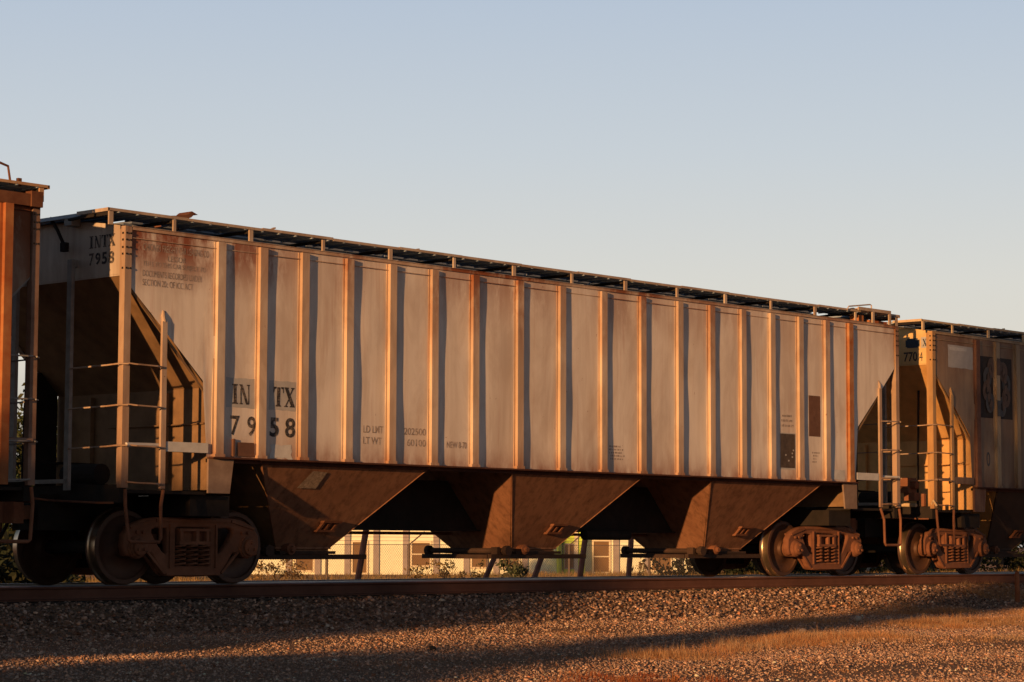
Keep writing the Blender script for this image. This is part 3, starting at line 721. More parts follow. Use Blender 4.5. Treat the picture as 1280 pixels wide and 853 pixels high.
mb = MB(); decal_rect(mb, -7.93, -7.08, 3.68, 4.08, ribs, .003, 0, .008); decal_rect(mb, -7.88, -7.30, 3.99, 4.05, ribs, .005, 1, .004); mb.build('gray_patch', [M['patch'], M['white']], sideR)
esR = [o for o in right.children if o.name.startswith('end_sheet') and o.data.vertices[0].co.x < 0][0]
end_letters([('t', '770', -.93, 3.77, .28, .17, .02), ('t', '4', -1.25, 3.77, .07, .16, .0)], -8.424, esR, M['letter'], 'end_number')
mb = MB(); xs = -8.4235
for (y0, y1, z0, z1) in ((-1.26, -.97, 4.03, 4.15), (-1.22, -1.0, 4.01, 4.18)): mb.quad((xs-.0005*(z1 > 4.16), y0, z0), (xs-.0005*(z1 > 4.16), y1, z0), (xs-.0005*(z1 > 4.16), y1, z1), (xs-.0005*(z1 > 4.16), y0, z1))
mb.build('blue_smudge', M['blue'], esR)
mb = MB(); mb.quad((xs, -1.45, 4.0), (xs, -1.29, 4.0), (xs, -1.29, 4.19), (xs, -1.45, 4.19)); mb.build('gray_square', M['patch'], esR)
end_letters([('r', 'X', -1.32, 4.03, .09, .13, 0)], -8.425, esR, M['blue'], 'end_marks')
# round wheel emblem across two bays: dark square, ring of discs
mb = MB()
for (xa, xb) in ((-6.87, -6.38), (-6.16, -5.70)): decal_rect(mb, xa, xb, 2.83, 3.95, ribs, .003, 0)
for (xa, xb, w) in ((-6.36, -6.18, 0),): pass
pc, qc = -6.27, 3.40
for k in range(10):
    a = 2*math.pi*(k+.3)/10; px_, pz_ = pc+.36*math.cos(a), qc+.40*math.sin(a)
    if abs(px_-pc) < .10: continue
    for (rr, mi, lf) in ((.185, 1 if k % 2 else 2, .006+.0008*k), (.07, 0, .0145+.0003*k)):
        vs = [(px_+rr*.8*math.cos(t), pz_+rr*math.sin(t)) for t in np.linspace(0, 2*math.pi, 21)[:-1]]
        vs = [(min(max(x, -6.87), -5.70), z) for x, z in vs]
        vs = [(x if not (-6.38 < x < -6.16) else (-6.38 if px_ < pc else -6.16), z) for x, z in vs]
        mb.add([(x, Y_SHEET-.006-lf, z) for x, z in vs], [tuple(range(20))], mi)
for sgn in (-1, 1):
    for j in range(7):
        t0 = math.pi*j/7-math.pi/2; t1 = t0+math.pi/9
        q = [(.18, t0), (.29, t0), (.29, t1), (.18, t1)]
        p4 = [(pc+sgn*(.10+r*math.cos(t)*.9), qc+r*1.7*math.sin(t)) for r, t in q]
        if min(abs(p[0]-pc) for p in p4) > .115: mb.add([(x, Y_SHEET-.0255, z) for x, z in p4], [(0, 1, 2, 3)], 1)
mb.build('wheel_emblem', [M['emblem_dark'], M['emblem_mid'], M['emblem_gray']], sideR)
for (z0, z1, mi) in ((3.62, 3.93, 1), (2.87, 3.16, 2)):
    mb = MB(); mb.quad((-6.27-.06, -1.5905, z0), (-6.27+.06, -1.5905, z0), (-6.27+.06, -1.5905, z1), (-6.27-.06, -1.5905, z1), mi)
    mb.build('emblem_on_rib', [M['emblem_dark'], M['emblem_mid'], M['emblem_gray']], sideR)
lettering('faded_marks', [('t', '0', -6.66, 1.95, .13, .26, .01)], M['emblem_gray'], sideR)
# brake valve and lever on the near end
mb = MB(); mb.box(-8.62, -8.36, -1.12, -.86, 1.44, 1.70); mb.box(-8.58, -8.40, -1.22, -1.0, 1.30, 1.44); mb.lathe_y((-8.5, 1.57), [(.07, -1.12), (.07, -1.22), (.04, -1.24)], 14)
mb.beam((-8.5, -1.35, 1.2), (-8.5, -1.35, 1.42), .06, .06); mb.build('brake_valve', M['truck'], right)
mb = MB(); mb.tube([(-8.5, -1.2, 1.22), (-8.5, -.6, 1.24)], .035, 8); mb.tube([(-8.47, -1.5, 1.24), (-8.5, -1.55, 1.30), (-8.5, -1.62, 1.20)], .02, 8); mb.build('grab_bar', M['R_walk'], right)

# ------------------------------------------------------------------ track
trk = empty('railway_track', (26, 0, 0), 'rusty railway track on gravel under the hopper cars', 'railway track')
def rail_profile(y):
    p = [(-.026, 0), (.026, 0), (.0365, -.008), (.0365, -.035), (.012, -.05), (.009, -.13), (.02, -.155), (.07, -.170), (.07, -.182), (-.07, -.182), (-.07, -.170), (-.02, -.155), (-.009, -.13), (-.012, -.05), (-.0365, -.035), (-.0365, -.014)]
    return [(y+a, b) for a, b in p]
for y in (-.755, .755):
    mb = MB(); p = rail_profile(y); n = len(p); xs = [-90, 140]
    mb.add([(x-26, a, b) for x in xs for a, b in p], [(k, (k+1) % n, (k+1) % n+n, k+n) for k in range(n)]); mb.m[0] = 1; mb.m[1] = 1; mb.m[n-1] = 1; mb.m[n-2] = 1 if y > 0 else 0
    mb.build('rail', [M['rail'], M['railtop']], trk)
tie = MB(); tie.box(-.115, .115, -1.3, 1.3, -.36, -.186); tme = tie.mesh('tie', M['tie'])
for k in range(96):
    o = link('tie', tme, trk); o.location = (10.2+k*.53-26+random.uniform(-.02, .02), random.uniform(-.03, .03), 0); o.rotation_euler = (0, 0, random.uniform(-.02, .02))

# ------------------------------------------------------------------ ground
def gz(x, y):
    """height of the ground"""
    a = np.abs(y); base = -.215*np.ones_like(y)
    t = np.clip((a-1.35)/1.5, 0, 1); z = base-.32*t
    t2 = np.clip((a-2.85)/8, 0, 1); z = z-.20*t2
    z = z+.018*np.sin(x*.7+y*1.3)*np.clip((a-3)/2, 0, 1)+.02*np.sin(x*.31-y*.53+1)*np.clip((a-3)/2, 0, 1)
    z = z-np.clip((y-14)/40, 0, 1)*.25
    z = z-np.clip((-y-16)/10, 0, 1)*.25
    return z
def grid_mesh(name, X, Y, mat):
    nx, ny = len(X), len(Y); gx, gy = np.meshgrid(X, Y, indexing='ij'); g = gz(gx, gy)
    vs = np.stack([gx, gy, g], -1).reshape(-1, 3)
    i, j = np.meshgrid(np.arange(nx-1), np.arange(ny-1), indexing='ij'); a = (i*ny+j).ravel()
    fs = np.stack([a, a+ny, a+ny+1, a+1], -1)
    me = bpy.data.meshes.new(name); me.from_pydata(vs.tolist(), [], fs.tolist())
    for p in me.polygons: p.use_smooth = True
    me.materials.append(mat); return link(name, me)
k = N('gravel_ground'); o = k.map()
n1 = k.noise(o, 28, 6, .7); n2 = k.noise(o, .5, 5, .6); n3 = k.noise(o, 110, 3, .6)
c = k.mix(k.ramp(n1, [(.32, 0.0), (.68, 1.0)]), (.21, .125, .08), (.50, .31, .2))
c = k.mix(k.ramp(n2, [(.42, 0.0), (.62, .7)]), c, (.42, .22, .11))
c = k.mix(k.ramp(n3, [(.45, 0.0), (.7, .4)]), c, (.33, .29, .25))
k.bump(k.math('ADD', n1, k.math('MULTIPLY', n3, .5)), 1.0, .05)
M['ground'] = k.done(c, .95, 0, .1)
Xg = np.concatenate([[-2500, -600, -200, -80], np.arange(-40, 80, .6), [90, 110, 140, 200, 400, 900, 2500]])
Yg = np.concatenate([[-2500, -600, -200, -80, -50], np.arange(-30, -3.2, .5), np.arange(-3.2, 3.3, .15), np.arange(3.5, 30, 1.0), [35, 42, 50, 60, 80, 120, 300, 900, 2500]])
tag(grid_mesh('ground', Xg, Yg, M['ground']), kind='structure')

# stones: deformed low-poly rocks in one mesh each
bmr = bmesh.new(); bmesh.ops.create_icosphere(bmr, subdivisions=1, radius=1)
ICO_V = np.array([v.co[:] for v in bmr.verts]); ICO_F = np.array([[v.index for v in f.verts] for f in bmr.faces]); bmr.free()
OCT_V = np.array([(1, 0, 0), (-1, 0, 0), (0, 1, 0), (0, -1, 0), (0, 0, 1), (0, 0, -1)], float); OCT_F = np.array([(0, 2, 4), (2, 1, 4), (1, 3, 4), (3, 0, 4), (2, 0, 5), (1, 2, 5), (3, 1, 5), (0, 3, 5)])
def rocks(name, pos, size, colors, mat, flatten=.75, low=False):
    n = len(pos); ICO_V, ICO_F = (OCT_V, OCT_F) if low else (globals()['ICO_V'], globals()['ICO_F'])
    # a pool of chipped rock shapes
    pool = []
    for q in range(24):
        v = ICO_V.copy()
        for c_ in range(7):
            d = rng.normal(size=3); d /= np.linalg.norm(d); h = rng.uniform(.45, .8); e = v@d-h; v = v-np.outer(np.clip(e, 0, None), d)
        v *= rng.uniform(.7, 1.3, 3)
        if low: v = v+rng.normal(size=v.shape)*.22
        pool.append(v)
    pool = np.array(pool); V = pool[rng.integers(0, 24, n)]
    a = rng.uniform(0, 2*np.pi, n); b = rng.uniform(-.6, .6, n); ca, sa, cb, sb = np.cos(a), np.sin(a), np.cos(b), np.sin(b)
    x, y, z = V[..., 0], V[..., 1], V[..., 2]*flatten
    y, z = y*cb[:, None]-z*sb[:, None], y*sb[:, None]+z*cb[:, None]
    x, y = x*ca[:, None]-y*sa[:, None], x*sa[:, None]+y*ca[:, None]
    P = np.stack([x, y, z], -1)*size[:, None, None]+pos[:, None, :]
    nv, nf = len(ICO_V), len(ICO_F)
    F = (ICO_F[None]+(np.arange(n)*nv)[:, None, None]).reshape(-1, 3)
    me = bpy.data.meshes.new(name); me.vertices.add(n*nv); me.vertices.foreach_set('co', P.astype(np.float32).ravel())
    me.loops.add(n*nf*3); me.loops.foreach_set('vertex_index', F.astype(np.int32).ravel())
    me.polygons.add(n*nf); me.polygons.foreach_set('loop_start', np.arange(0, n*nf*3, 3, dtype=np.int32)); me.polygons.foreach_set('loop_total', np.full(n*nf, 3, dtype=np.int32))
    me.update(calc_edges=True)
    ca_ = me.color_attributes.new('Col', 'FLOAT_COLOR', 'POINT'); cc = np.repeat(np.concatenate([colors, np.ones((n, 1))], 1), nv, 0)
    ca_.data.foreach_set('color', cc.astype(np.float32).ravel())
    me.materials.append(mat); return link(name, me)
def stone_colors(n, warm=1.0, sig=.55):
    g = np.clip(rng.lognormal(-1.75, sig, n), .035, .62); t = rng.uniform(0, 1, n)[:, None]
    c_ = g[:, None]*(np.array([1.12, .93, .78])*t+np.array([1.0, .97, .92])*(1-t)); red = rng.uniform(size=n) < .07; c_[red] *= np.array([1.1, .78, .6]); return np.clip(c_*np.array([1.25, .91, .75])*warm, .01, .85)
n = 47000
px = rng.uniform(7, 58, n*2); py = -rng.uniform(.84, 3.3, n*2); keep = rng.uniform(size=n*2) < np.clip((3.4-np.abs(py))/.9, 0, 1); px, py = px[keep][:n], py[keep][:n]
pos = np.stack([px, py, gz(px, py)+rng.uniform(-.012, .02, len(px))], -1); sz = rng.uniform(.014, .034, len(px))*rng.choice([.8, 1, 1.25], len(px))
m_ = np.abs(py) < .95; pos[m_, 2] = np.minimum(pos[m_, 2], -.21)
tag(rocks('ballast', pos, sz, stone_colors(len(px), 1.25), M['stone']), 'coarse gray and tan ballast stones sloping down from the near rail', 'ballast', kind='stuff')
n = 14000; px = rng.uniform(7, 58, n); py = rng.uniform(-.66, 2.6, n); ok = np.abs(np.abs(py)-.755) > .09; px, py = px[ok], py[ok]
pos = np.stack([px, py, gz(px, py)+rng.uniform(-.02, .01, len(px))], -1)
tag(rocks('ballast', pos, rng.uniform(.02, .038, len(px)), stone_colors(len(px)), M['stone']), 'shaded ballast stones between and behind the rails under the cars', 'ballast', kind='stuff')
n = 230000; py = -rng.uniform(2.7, 15.5, n*2); px = rng.uniform(8, 52, n*2); ang = np.degrees(np.arctan2(px, py+23.58)); vis = (ang > 33) & (ang < 64); px, py = px[vis], py[vis]
patch = np.sin(px*.9+py*.7)+np.sin(py*2.1-px*.35+2)+.8*np.sin(px*.27+py*1.7); ok = rng.uniform(size=len(px)) < np.clip(.7+.25*patch, .25, 1); px, py = px[ok][:n], py[ok][:n]
sz = np.clip(rng.lognormal(-4.45, .42, len(px)), .006, .03)
pos = np.stack([px, py, gz(px, py)+sz*.25], -1)
tag(rocks('gravel', pos, sz, stone_colors(len(px), 2.05, .36), M['stone'], .65, True), 'fine loose gravel on the flat ground in front of the ballast', 'gravel', kind='stuff')

# ------------------------------------------------------------------ grass
def blades(name, P, H, W, colors, lean=.5, parent=None):
    n = len(P); a = rng.uniform(0, 2*np.pi, n); l = rng.uniform(.1, 1, n)*lean*H; d = rng.uniform(0, 2*np.pi, n)
    wx, wy = np.cos(a)*W/2, np.sin(a)*W/2; dx, dy = np.cos(d)*l, np.sin(d)*l
    z0 = np.zeros(n)
    v = np.stack([np.stack([-wx, -wy, z0], -1), np.stack([wx, wy, z0], -1), np.stack([dx*.3+wx*.7, dy*.3+wy*.7, H*.55], -1), np.stack([dx*.3-wx*.7, dy*.3-wy*.7, H*.55], -1), np.stack([dx, dy, H*(1-.25*l/H)], -1)], 1)+P[:, None, :]
    F4 = np.array([0, 1, 2, 3])[None]+(np.arange(n)*5)[:, None]; F3 = np.array([3, 2, 4])[None]+(np.arange(n)*5)[:, None]
    me = bpy.data.meshes.new(name); me.vertices.add(n*5); me.vertices.foreach_set('co', v.astype(np.float32).ravel())
    lv = np.concatenate([F4, F3], 1).astype(np.int32).ravel(); me.loops.add(n*7); me.loops.foreach_set('vertex_index', lv)
    me.polygons.add(n*2); ls = np.stack([np.arange(n)*7, np.arange(n)*7+4], -1).astype(np.int32).ravel(); me.polygons.foreach_set('loop_start', ls); me.polygons.foreach_set('loop_total', np.tile(np.array([4, 3], dtype=np.int32), n))
    me.update(calc_edges=True)
    ca_ = me.color_attributes.new('Col', 'FLOAT_COLOR', 'POINT'); ca_.data.foreach_set('color', np.repeat(np.concatenate([colors, np.ones((n, 1))], 1), 5, 0).astype(np.float32).ravel())
    me.materials.append(M['straw']); return link(name, me, parent)
def clumps(cs, per, spread, hmin, hmax, cmap, w=.006):
    P, H, C_ = [], [], []
    for (x, y) in cs:
        s = spread*rng.uniform(.5, 1.3); k_ = int(per*rng.uniform(.5, 1.5)); xx = x+rng.normal(size=k_)*s; yy = y+rng.normal(size=k_)*s
        P.append(np.stack([xx, yy, gz(xx, yy)-.01], -1)); r_ = np.exp(-((xx-x)**2+(yy-y)**2)/(2*s*s)); H.append((hmin+(hmax-hmin)*rng.uniform(0, 1, k_)*r_)*rng.uniform(.6, 1.1))
        base = np.array(cmap[rng.integers(len(cmap))]); C_.append(np.clip(base*rng.uniform(.65, 1.25, (k_, 1)), 0, 1))
    P, H, C_ = np.concatenate(P), np.concatenate(H), np.concatenate(C_); return P, H, np.full(len(P), w), C_
STRAW = [(.74, .38, .17), (.78, .44, .21), (.62, .34, .15), (.72, .50, .30), (.40, .20, .09), (.66, .30, .12)]
RED = [(.42, .13, .05), (.36, .10, .04), (.45, .18, .07)]
def screen_clumps(rects, z=-.7):
    out = []
    for (x0, x1, y0, y1, n_) in rects:
        for _ in range(n_):
            px_, py_ = random.uniform(x0, x1), random.uniform(y0, y1); d = ray(px_, py_); t = (z-CAM.z)/d.z; p = CAM+d*t; out.append((p.x, p.y))
    return out
g1 = [(random.uniform(17.5, 26), 0) for _ in range(0)]
def fld(x, y): return math.sin(x*1.1+y*.9)+math.sin(y*2.6-x*.55+2)+.8*math.sin(x*.43+y*2.1+1)
cs = []
while len(cs) < 760:                       # straw belt running along the track on the right
    x = 19.5+25*random.random()**1.15; yc = -8.6+(x-19)*.335; y = yc+random.gauss(0, .5+.04*(x-19))
    if random.random() < .8*(fld(x, y)-.1): cs.append((x, y))
cs2 = [c_ for c_ in cs if random.random() < .24]
g_a = clumps(cs, 120, .22, .015, .11, STRAW, .0035); g_b = clumps(cs2, 150, .24, .05, .23, STRAW, .003)
tag(blades('dry_grass', *[np.concatenate(t_) for t_ in zip(g_a, g_b)], .8), 'low straw coloured grass on the sunlit gravel at right', 'grass', kind='stuff')
cs = screen_clumps([(700, 935, 847, 868, 60), (150, 560, 848, 866, 0)], -.74)
tag(blades('red_grass', *clumps(cs, 90, .12, .03, .13, RED)), 'short reddish dry grass along the bottom edge of the photo', 'grass', kind='stuff')
cs = [(random.uniform(9, 40), random.uniform(-13, -3.2)) for _ in range(130)]
tag(blades('dry_grass', *clumps(cs, 26, .14, .02, .10, STRAW)), 'sparse dry tufts scattered over the gravel', 'grass', kind='stuff')
cs = [(random.uniform(22, 95), random.uniform(14, 46)) for _ in range(2200)]
tag(blades('tall_weeds', *clumps(cs, 60, .5, .12, .55, [(.45, .28, .11), (.38, .24, .10), (.30, .22, .08)], .022), ), 'tall golden dry weeds growing behind the track', 'weeds', kind='stuff')

# ------------------------------------------------------------------ trees
def make_tree(name, loc, h, crowns, nleaf, leaf, cmap, label, cat='tree', trunk_r=.2, group=None):
    t = empty(name, loc, label, cat, group); mb = MB()
    top = max(c_[2]+c_[5] for c_ in crowns)
    mb.tube([(0, 0, -.3), (.04, .02, h*.25), (-.05, .06, h*.55), (.05, -.03, h*.82)], [trunk_r*1.25, trunk_r, trunk_r*.65, trunk_r*.2], 9)
    for c_ in crowns:
        for _ in range(3):
            a = random.uniform(.25, .6)*h; e = Vector((c_[0]+random.uniform(-.5, .5)*c_[3], c_[1]+random.uniform(-.5, .5)*c_[4], c_[2]+random.uniform(-.3, .6)*c_[5])); a = min(a, e.z-.1)
            s = Vector((0, 0, a)); m_ = s.lerp(e, .5)+Vector((0, 0, .1)); mb.tube([s, m_, e], [trunk_r*.4, trunk_r*.25, trunk_r*.06], 6)
    mb.build('trunk', M['bark'], t, True)
    P = []; Cc = []
    vol = np.array([c_[3]*c_[4]*c_[5] for c_ in crowns]); cnt = (nleaf*vol/vol.sum()).astype(int)
    for c_, q in zip(crowns, cnt):
        ncl = max(6, q//60); cen = rng.normal(size=(ncl, 3)); cen /= np.linalg.norm(cen, axis=1)[:, None]; cen *= (rng.uniform(.25, 1, (ncl, 1))**.5)
        which = rng.integers(0, ncl, q); p = cen[which]+rng.normal(size=(q, 3))*.16
        P.append(p*np.array(c_[3:6])+np.array(c_[:3])); base = np.array(cmap)[rng.integers(0, len(cmap), ncl)]*rng.uniform(.6, 1.3, (ncl, 1)); Cc.append(base[which]*rng.uniform(.75, 1.2, (q, 1)))
    P = np.concatenate(P); Cc = np.clip(np.concatenate(Cc), 0, 1); q = len(P)
    d1 = rng.normal(size=(q, 3)); d1 /= np.linalg.norm(d1, axis=1)[:, None]; d2 = np.cross(d1, rng.normal(size=(q, 3))); d2 /= np.linalg.norm(d2, axis=1)[:, None]
    s = leaf*rng.uniform(.6, 1.3, (q, 1)); V = np.stack([P-d1*s, P+d2*s*.45, P+d1*s, P-d2*s*.45], 1)
    me = bpy.data.meshes.new('crown'); me.vertices.add(q*4); me.vertices.foreach_set('co', V.astype(np.float32).ravel()); me.loops.add(q*4); me.loops.foreach_set('vertex_index', np.arange(q*4, dtype=np.int32))
    me.polygons.add(q); me.polygons.foreach_set('loop_start', np.arange(0, q*4, 4, dtype=np.int32)); me.polygons.foreach_set('loop_total', np.full(q, 4, dtype=np.int32)); me.update(calc_edges=True)
    ca_ = me.color_attributes.new('Col', 'FLOAT_COLOR', 'POINT'); ca_.data.foreach_set('color', np.repeat(np.concatenate([Cc, np.ones((q, 1))], 1), 4, 0).astype(np.float32).ravel())
    me.materials.append(M['leaf']); link('crown', me, t); return t
GREEN = [(.05, .075, .025), (.07, .09, .03), (.10, .10, .035), (.06, .06, .02)]
# tree seen through the gap between the left and the middle car
p = at(33, 560, 42)
make_tree('broadleaf_tree', (p.x, 42, -1.1), 6.6, [(0, 0, 3.0, 2.3, 1.9, 2.0), (.6, -.2, 4.9, 1.8, 1.6, 1.7), (-1.2, .3, 3.8, 1.5, 1.4, 1.7), (1.9, 0, 3.4, 1.5, 1.4, 1.7), (0, 0, 1.2, 2.4, 1.6, 1.3)], 17000, .12, GREEN, 'leafy green tree seen in the gap between the left and middle cars')

for px_, Y_, w_, h_, lb in ((-18, 26, 2.6, 2.2, 'dark bushy hedge tree behind the coupling at the far left'), (905, 30, 3.4, 2.6, 'dark bushy tree behind the right bogie of the middle car'), (985, 34, 3.6, 2.8, 'dark bushy tree behind the gap between the middle and right cars'), (1075, 34, 4.2, 3.0, 'dark round tree behind the near bogie of the right car'), (1165, 36, 4.6, 3.0, 'dark wide tree behind the first hopper of the right car'), (1250, 36, 4.6, 3.0, 'dark wide tree at the far right behind the train')):
    p = at(px_, 690, Y_)
    make_tree('broadleaf_tree', (p.x, Y_, -1.2), h_, [(0, 0, h_*.42, w_, 1.8, h_*.5), (w_*.4, .2, h_*.6, w_*.5, 1.4, h_*.4)], 3500, .14, [(.03, .04, .018), (.04, .045, .02)], lb, group='trees behind the train')
# ------------------------------------------------------------------ light
PHI, ELEV = R(74.8), R(6.6)
Lh = Vector((math.sin(PHI), math.cos(PHI), 0))           # horizontal travel of the light
Ldir = (Lh*math.cos(ELEV)-Vector((0, 0, math.sin(ELEV)))).normalized()
sd = bpy.data.lights.new('sun', 'SUN'); sd.energy = 5.0; sd.angle = R(.55); sd.color = (1.0, .515, .195)
sun = bpy.data.objects.new('sun', sd); col.objects.link(sun); sun.rotation_euler = Ldir.to_track_quat('-Z', 'Y').to_euler(); sun.location = (-30, -30, 30)
Q = Vector((-math.cos(PHI), math.sin(PHI), 0))            # lateral axis across the light
def pq(p_, q_): v = Lh*p_+Q*q_; return v
# trees beside the photographer whose long shadows fall on the track
def caster(name, p_, q_, h, crowns, nleaf, leaf, label, tr=.18):
    v = pq(p_, q_); return make_tree(name, (v.x, v.y, -.9), h, crowns, nleaf, leaf, GREEN, label, trunk_r=tr)
caster('bushy_tree', -24, -5.3, 7.6, [(0, 0, 3.0, 2.4, 2.4, 3.0), (1.6, 1.4, 4.4, 2.0, 1.7, 2.4), (-1.6, -1.4, 4.2, 2.0, 1.6, 2.3), (.4, .2, 5.7, 1.9, 1.7, 1.5), (.2, 3.0, 3.6, 1.9, 1.6, 3.2), (2.0, -2.0, 3.6, 1.6, 1.1, 2.9), (-2.2, 2.2, 5.0, 1.7, 1.5, 2.0)], 42000, .16, 'broad bushy tree beside the photographer shading the left bogie')
caster('cedar_tree', -36, -11.85, 15.5, [(0, 0, 3.0, 1.0, .9, 3.0), (0, 0, 7.5, 1.0, .85, 3.4), (0, .05, 11.6, .9, .85, 3.0), (0, 0, 14.2, .7, .65, 1.5)], 12000, .13, 'tall narrow cedar throwing the long shadow band across the gravel')
caster('round_tree', -20, -10.6, 4.2, [(0, 0, 2.3, 1.5, 1.25, 1.9), (.5, .3, 3.1, 1.2, 1.1, 1.1), (-.8, -.3, 2.6, 1.2, 1.0, 1.5)], 16000, .12, 'low round tree shading the gravel at the lower left', .1)
caster('young_tree', -22, -18.3, 6.2, [(0, 0, 3.2, 1.0, .9, 1.8), (.2, .2, 5.0, .8, .7, 1.2)], 3500, .1, 'small young tree shading the gravel at the lower right', .08)

# ------------------------------------------------------------------ background
FY = 30.0
n_w = Vector((-math.sin(R(42)), -math.cos(R(42)), 0)); d_w = Vector((math.cos(R(42)), -math.sin(R(42)), 0))
A0 = at(340, 690, 62)
def wall_u(px, py=700):
    P_ = on_plane(px, py, A0, n_w); return (P_-A0).dot(d_w), P_.z
bld = empty('cream_building', (A0.x, A0.y, -1.3), 'long cream building with gray pilasters behind the chain link fence', 'building', rz=math.atan2(d_w.y, d_w.x))
M['cream'] = flat('cream_siding', (.90, .93, .72), .8, .08, 3); M['pil'] = flat('gray_pilaster', (.36, .31, .30), .8, .15, 4); M['winframe'] = flat('window_frame_paint', (.80, .70, .50), .6, .1)
k = N('brown_glass'); k.done((.21, .125, .06), .6, 0, .2); M['glass'] = k.m
M['roofing'] = flat('brown_roofing', (.12, .09, .075), .9, .2)
u1, _ = wall_u(905); u0_ = -4
mb = MB(); mb.box(u0_, u1, 0, 8, 0, 4.2); mb.build('wall', M['cream'], bld)
mb = MB(); mb.slab([(u0_-.4, -.5, 4.2), (u0_-.4, 8.5, 4.2), (u0_-.4, 4, 6.4)], (u1-u0_+.8, 0, 0)); mb.build('roof', M['roofing'], bld)
for px_ in (360.5, 397, 434, 470, 507, 545, 583, 620, 656, 770, 809, 850):
    u, z = wall_u(px_); ua, _ = wall_u(px_-3.6); ub, _ = wall_u(px_+3.6)
    mb = MB(); mb.box(ua, ub, -.10, -.002, 0, 4.15); mb.build('pilaster', M['pil'], bld)
for (xa, xb, ya, yb) in ((370, 391, 679, 713), (441, 458, 678, 716), (515, 537, 679, 707), (590, 608, 680, 709), (628, 648, 681, 709), (742, 761, 677, 715), (815, 838, 681, 713)):
    ua, _ = wall_u(xa); ub, _ = wall_u(xb); za = wall_u((xa+xb)/2, yb)[1]+1.3; zb_ = wall_u((xa+xb)/2, ya)[1]+1.3
    mb = MB(); f = .09
    mb.box(ua-f, ub+f, -.07, -.001, zb_, zb_+f); mb.box(ua-f, ub+f, -.09, -.001, za-f, za); mb.box(ua-f, ua, -.07, -.001, za, zb_); mb.box(ub, ub+f, -.07, -.001, za, zb_); mb.box(ua, ub, -.06, -.02, (za+zb_)/2-.03, (za+zb_)/2+.03)
    w_ = mb.build('window', M['winframe'], bld)
    mb = MB(); mb.box(ua, ub, -.018, -.002, za, zb_); mb.build('pane', M['glass'], w_)
# lime green shed in front
A1 = A0 + d_w*wall_u(714)[0] + n_w*.75
def wall1(px, py=700): P_ = on_plane(px, py, A1, n_w); return (P_-A1).dot(d_w), P_.z
shed = empty('green_shed', (A1.x, A1.y, -1.3), 'small lime green shed with a brown window and white corner post', 'shed', rz=math.atan2(d_w.y, d_w.x))
M['lime'] = flat('lime_green_paint', (.66, .85, .12), .7, .1, 3); M['dkgreen'] = flat('dark_green_pipe', (.03, .13, .05), .6, .15)
ua, ub = wall1(698)[0], wall1(731)[0]
mb = MB(); mb.box(ua, ub, 0, .70, 0, 2.6); mb.build('wall', M['lime'], shed)
mb = MB(); mb.slab([(ua-.2, -.2, 2.6), (ub+.2, -.2, 2.6), (ub+.2, .70, 2.7), (ua-.2, .70, 2.7)], (0, 0, .08)); mb.build('roof', M['roofing'], shed)
u, _ = wall1(720); mb = MB(); mb.box(u-.09, u+.09, -.09, -.002, 0, 2.55); mb.build('corner_post', M['winframe'], shed)
u, _ = wall1(703); mb = MB(); mb.tube([(u, -.06, 0), (u, -.06, 2.5)], .05, 8); mb.build('downpipe', M['dkgreen'], shed)
wa, wb = wall1(705)[0]+.05, wall1(717)[0]; z0_, z1_ = wall1(711, 710)[1]+1.3, wall1(711, 681)[1]+1.3
mb = MB(); mb.box(wa-.03, wb+.03, -.05, -.001, z1_, z1_+.06); mb.box(wa-.03, wb+.03, -.05, -.001, z0_-.06, z0_); mb.box(wa-.03, wa, -.05, -.001, z0_, z1_); mb.box(wb, wb+.03, -.05, -.001, z0_, z1_)
wf = mb.build('window', M['pil'], shed); mb = MB(); mb.box(wa, wb, -.03, -.002, z0_, z1_); mb.build('pane', M['glass'], wf)

# chain link fence
fa, fb = at(250, 700, FY).x, at(900, 700, FY).x
M['wire'] = flat('galvanised_wire', (.33, .28, .24), .5, .1, 4, .5); M['fpost'] = flat('fence_post_steel', (.16, .12, .10), .6, .2, 4, .3)
fen = empty('chain_link_fence', ((fa+fb)/2, FY, -.9), 'chain link fence with barbed wire strands in front of the cream building', 'fence')
hx_ = (fb-fa)/2; zt_ = .5+.9
mb = MB(); s_ = .10; r_ = .0022; nn = int((2*hx_+zt_)/s_)
def strip(a, b, r_): mb.beam(a, b, r_*2, r_*2)
for k_ in range(nn):
    x0_ = -hx_-zt_+k_*s_; xa_, xb_ = max(x0_, -hx_), min(x0_+zt_, hx_)
    if xb_ > xa_:
        mb.beam((xa_, 0, xa_-x0_), (xb_, 0, xb_-x0_), r_*2, r_*2); mb.beam((-xa_, .004, xa_-x0_), (-xb_, .004, xb_-x0_), r_*2, r_*2)
mb.build('mesh', M['wire'], fen)
mb = MB()
for zz in (zt_+.12, zt_+.24): mb.tube([(-hx_, -.1*(zz-zt_), zz), (hx_, -.1*(zz-zt_), zz)], .006, 5)
mb.tube([(-hx_, 0, zt_), (hx_, 0, zt_)], .01, 5); mb.build('barbed_wire', M['wire'], fen)
for px_ in (305, 409, 511.5, 610, 712, 812):
    x_ = at(px_, 700, FY).x-(fa+fb)/2; mb = MB(); mb.tube([(x_, .02, -.2), (x_, .02, zt_+.02)], .045, 8); mb.beam((x_, 0, zt_), (x_+.42, -.28, zt_+.42), .04, .04); mb.build('post', M['fpost'], fen)

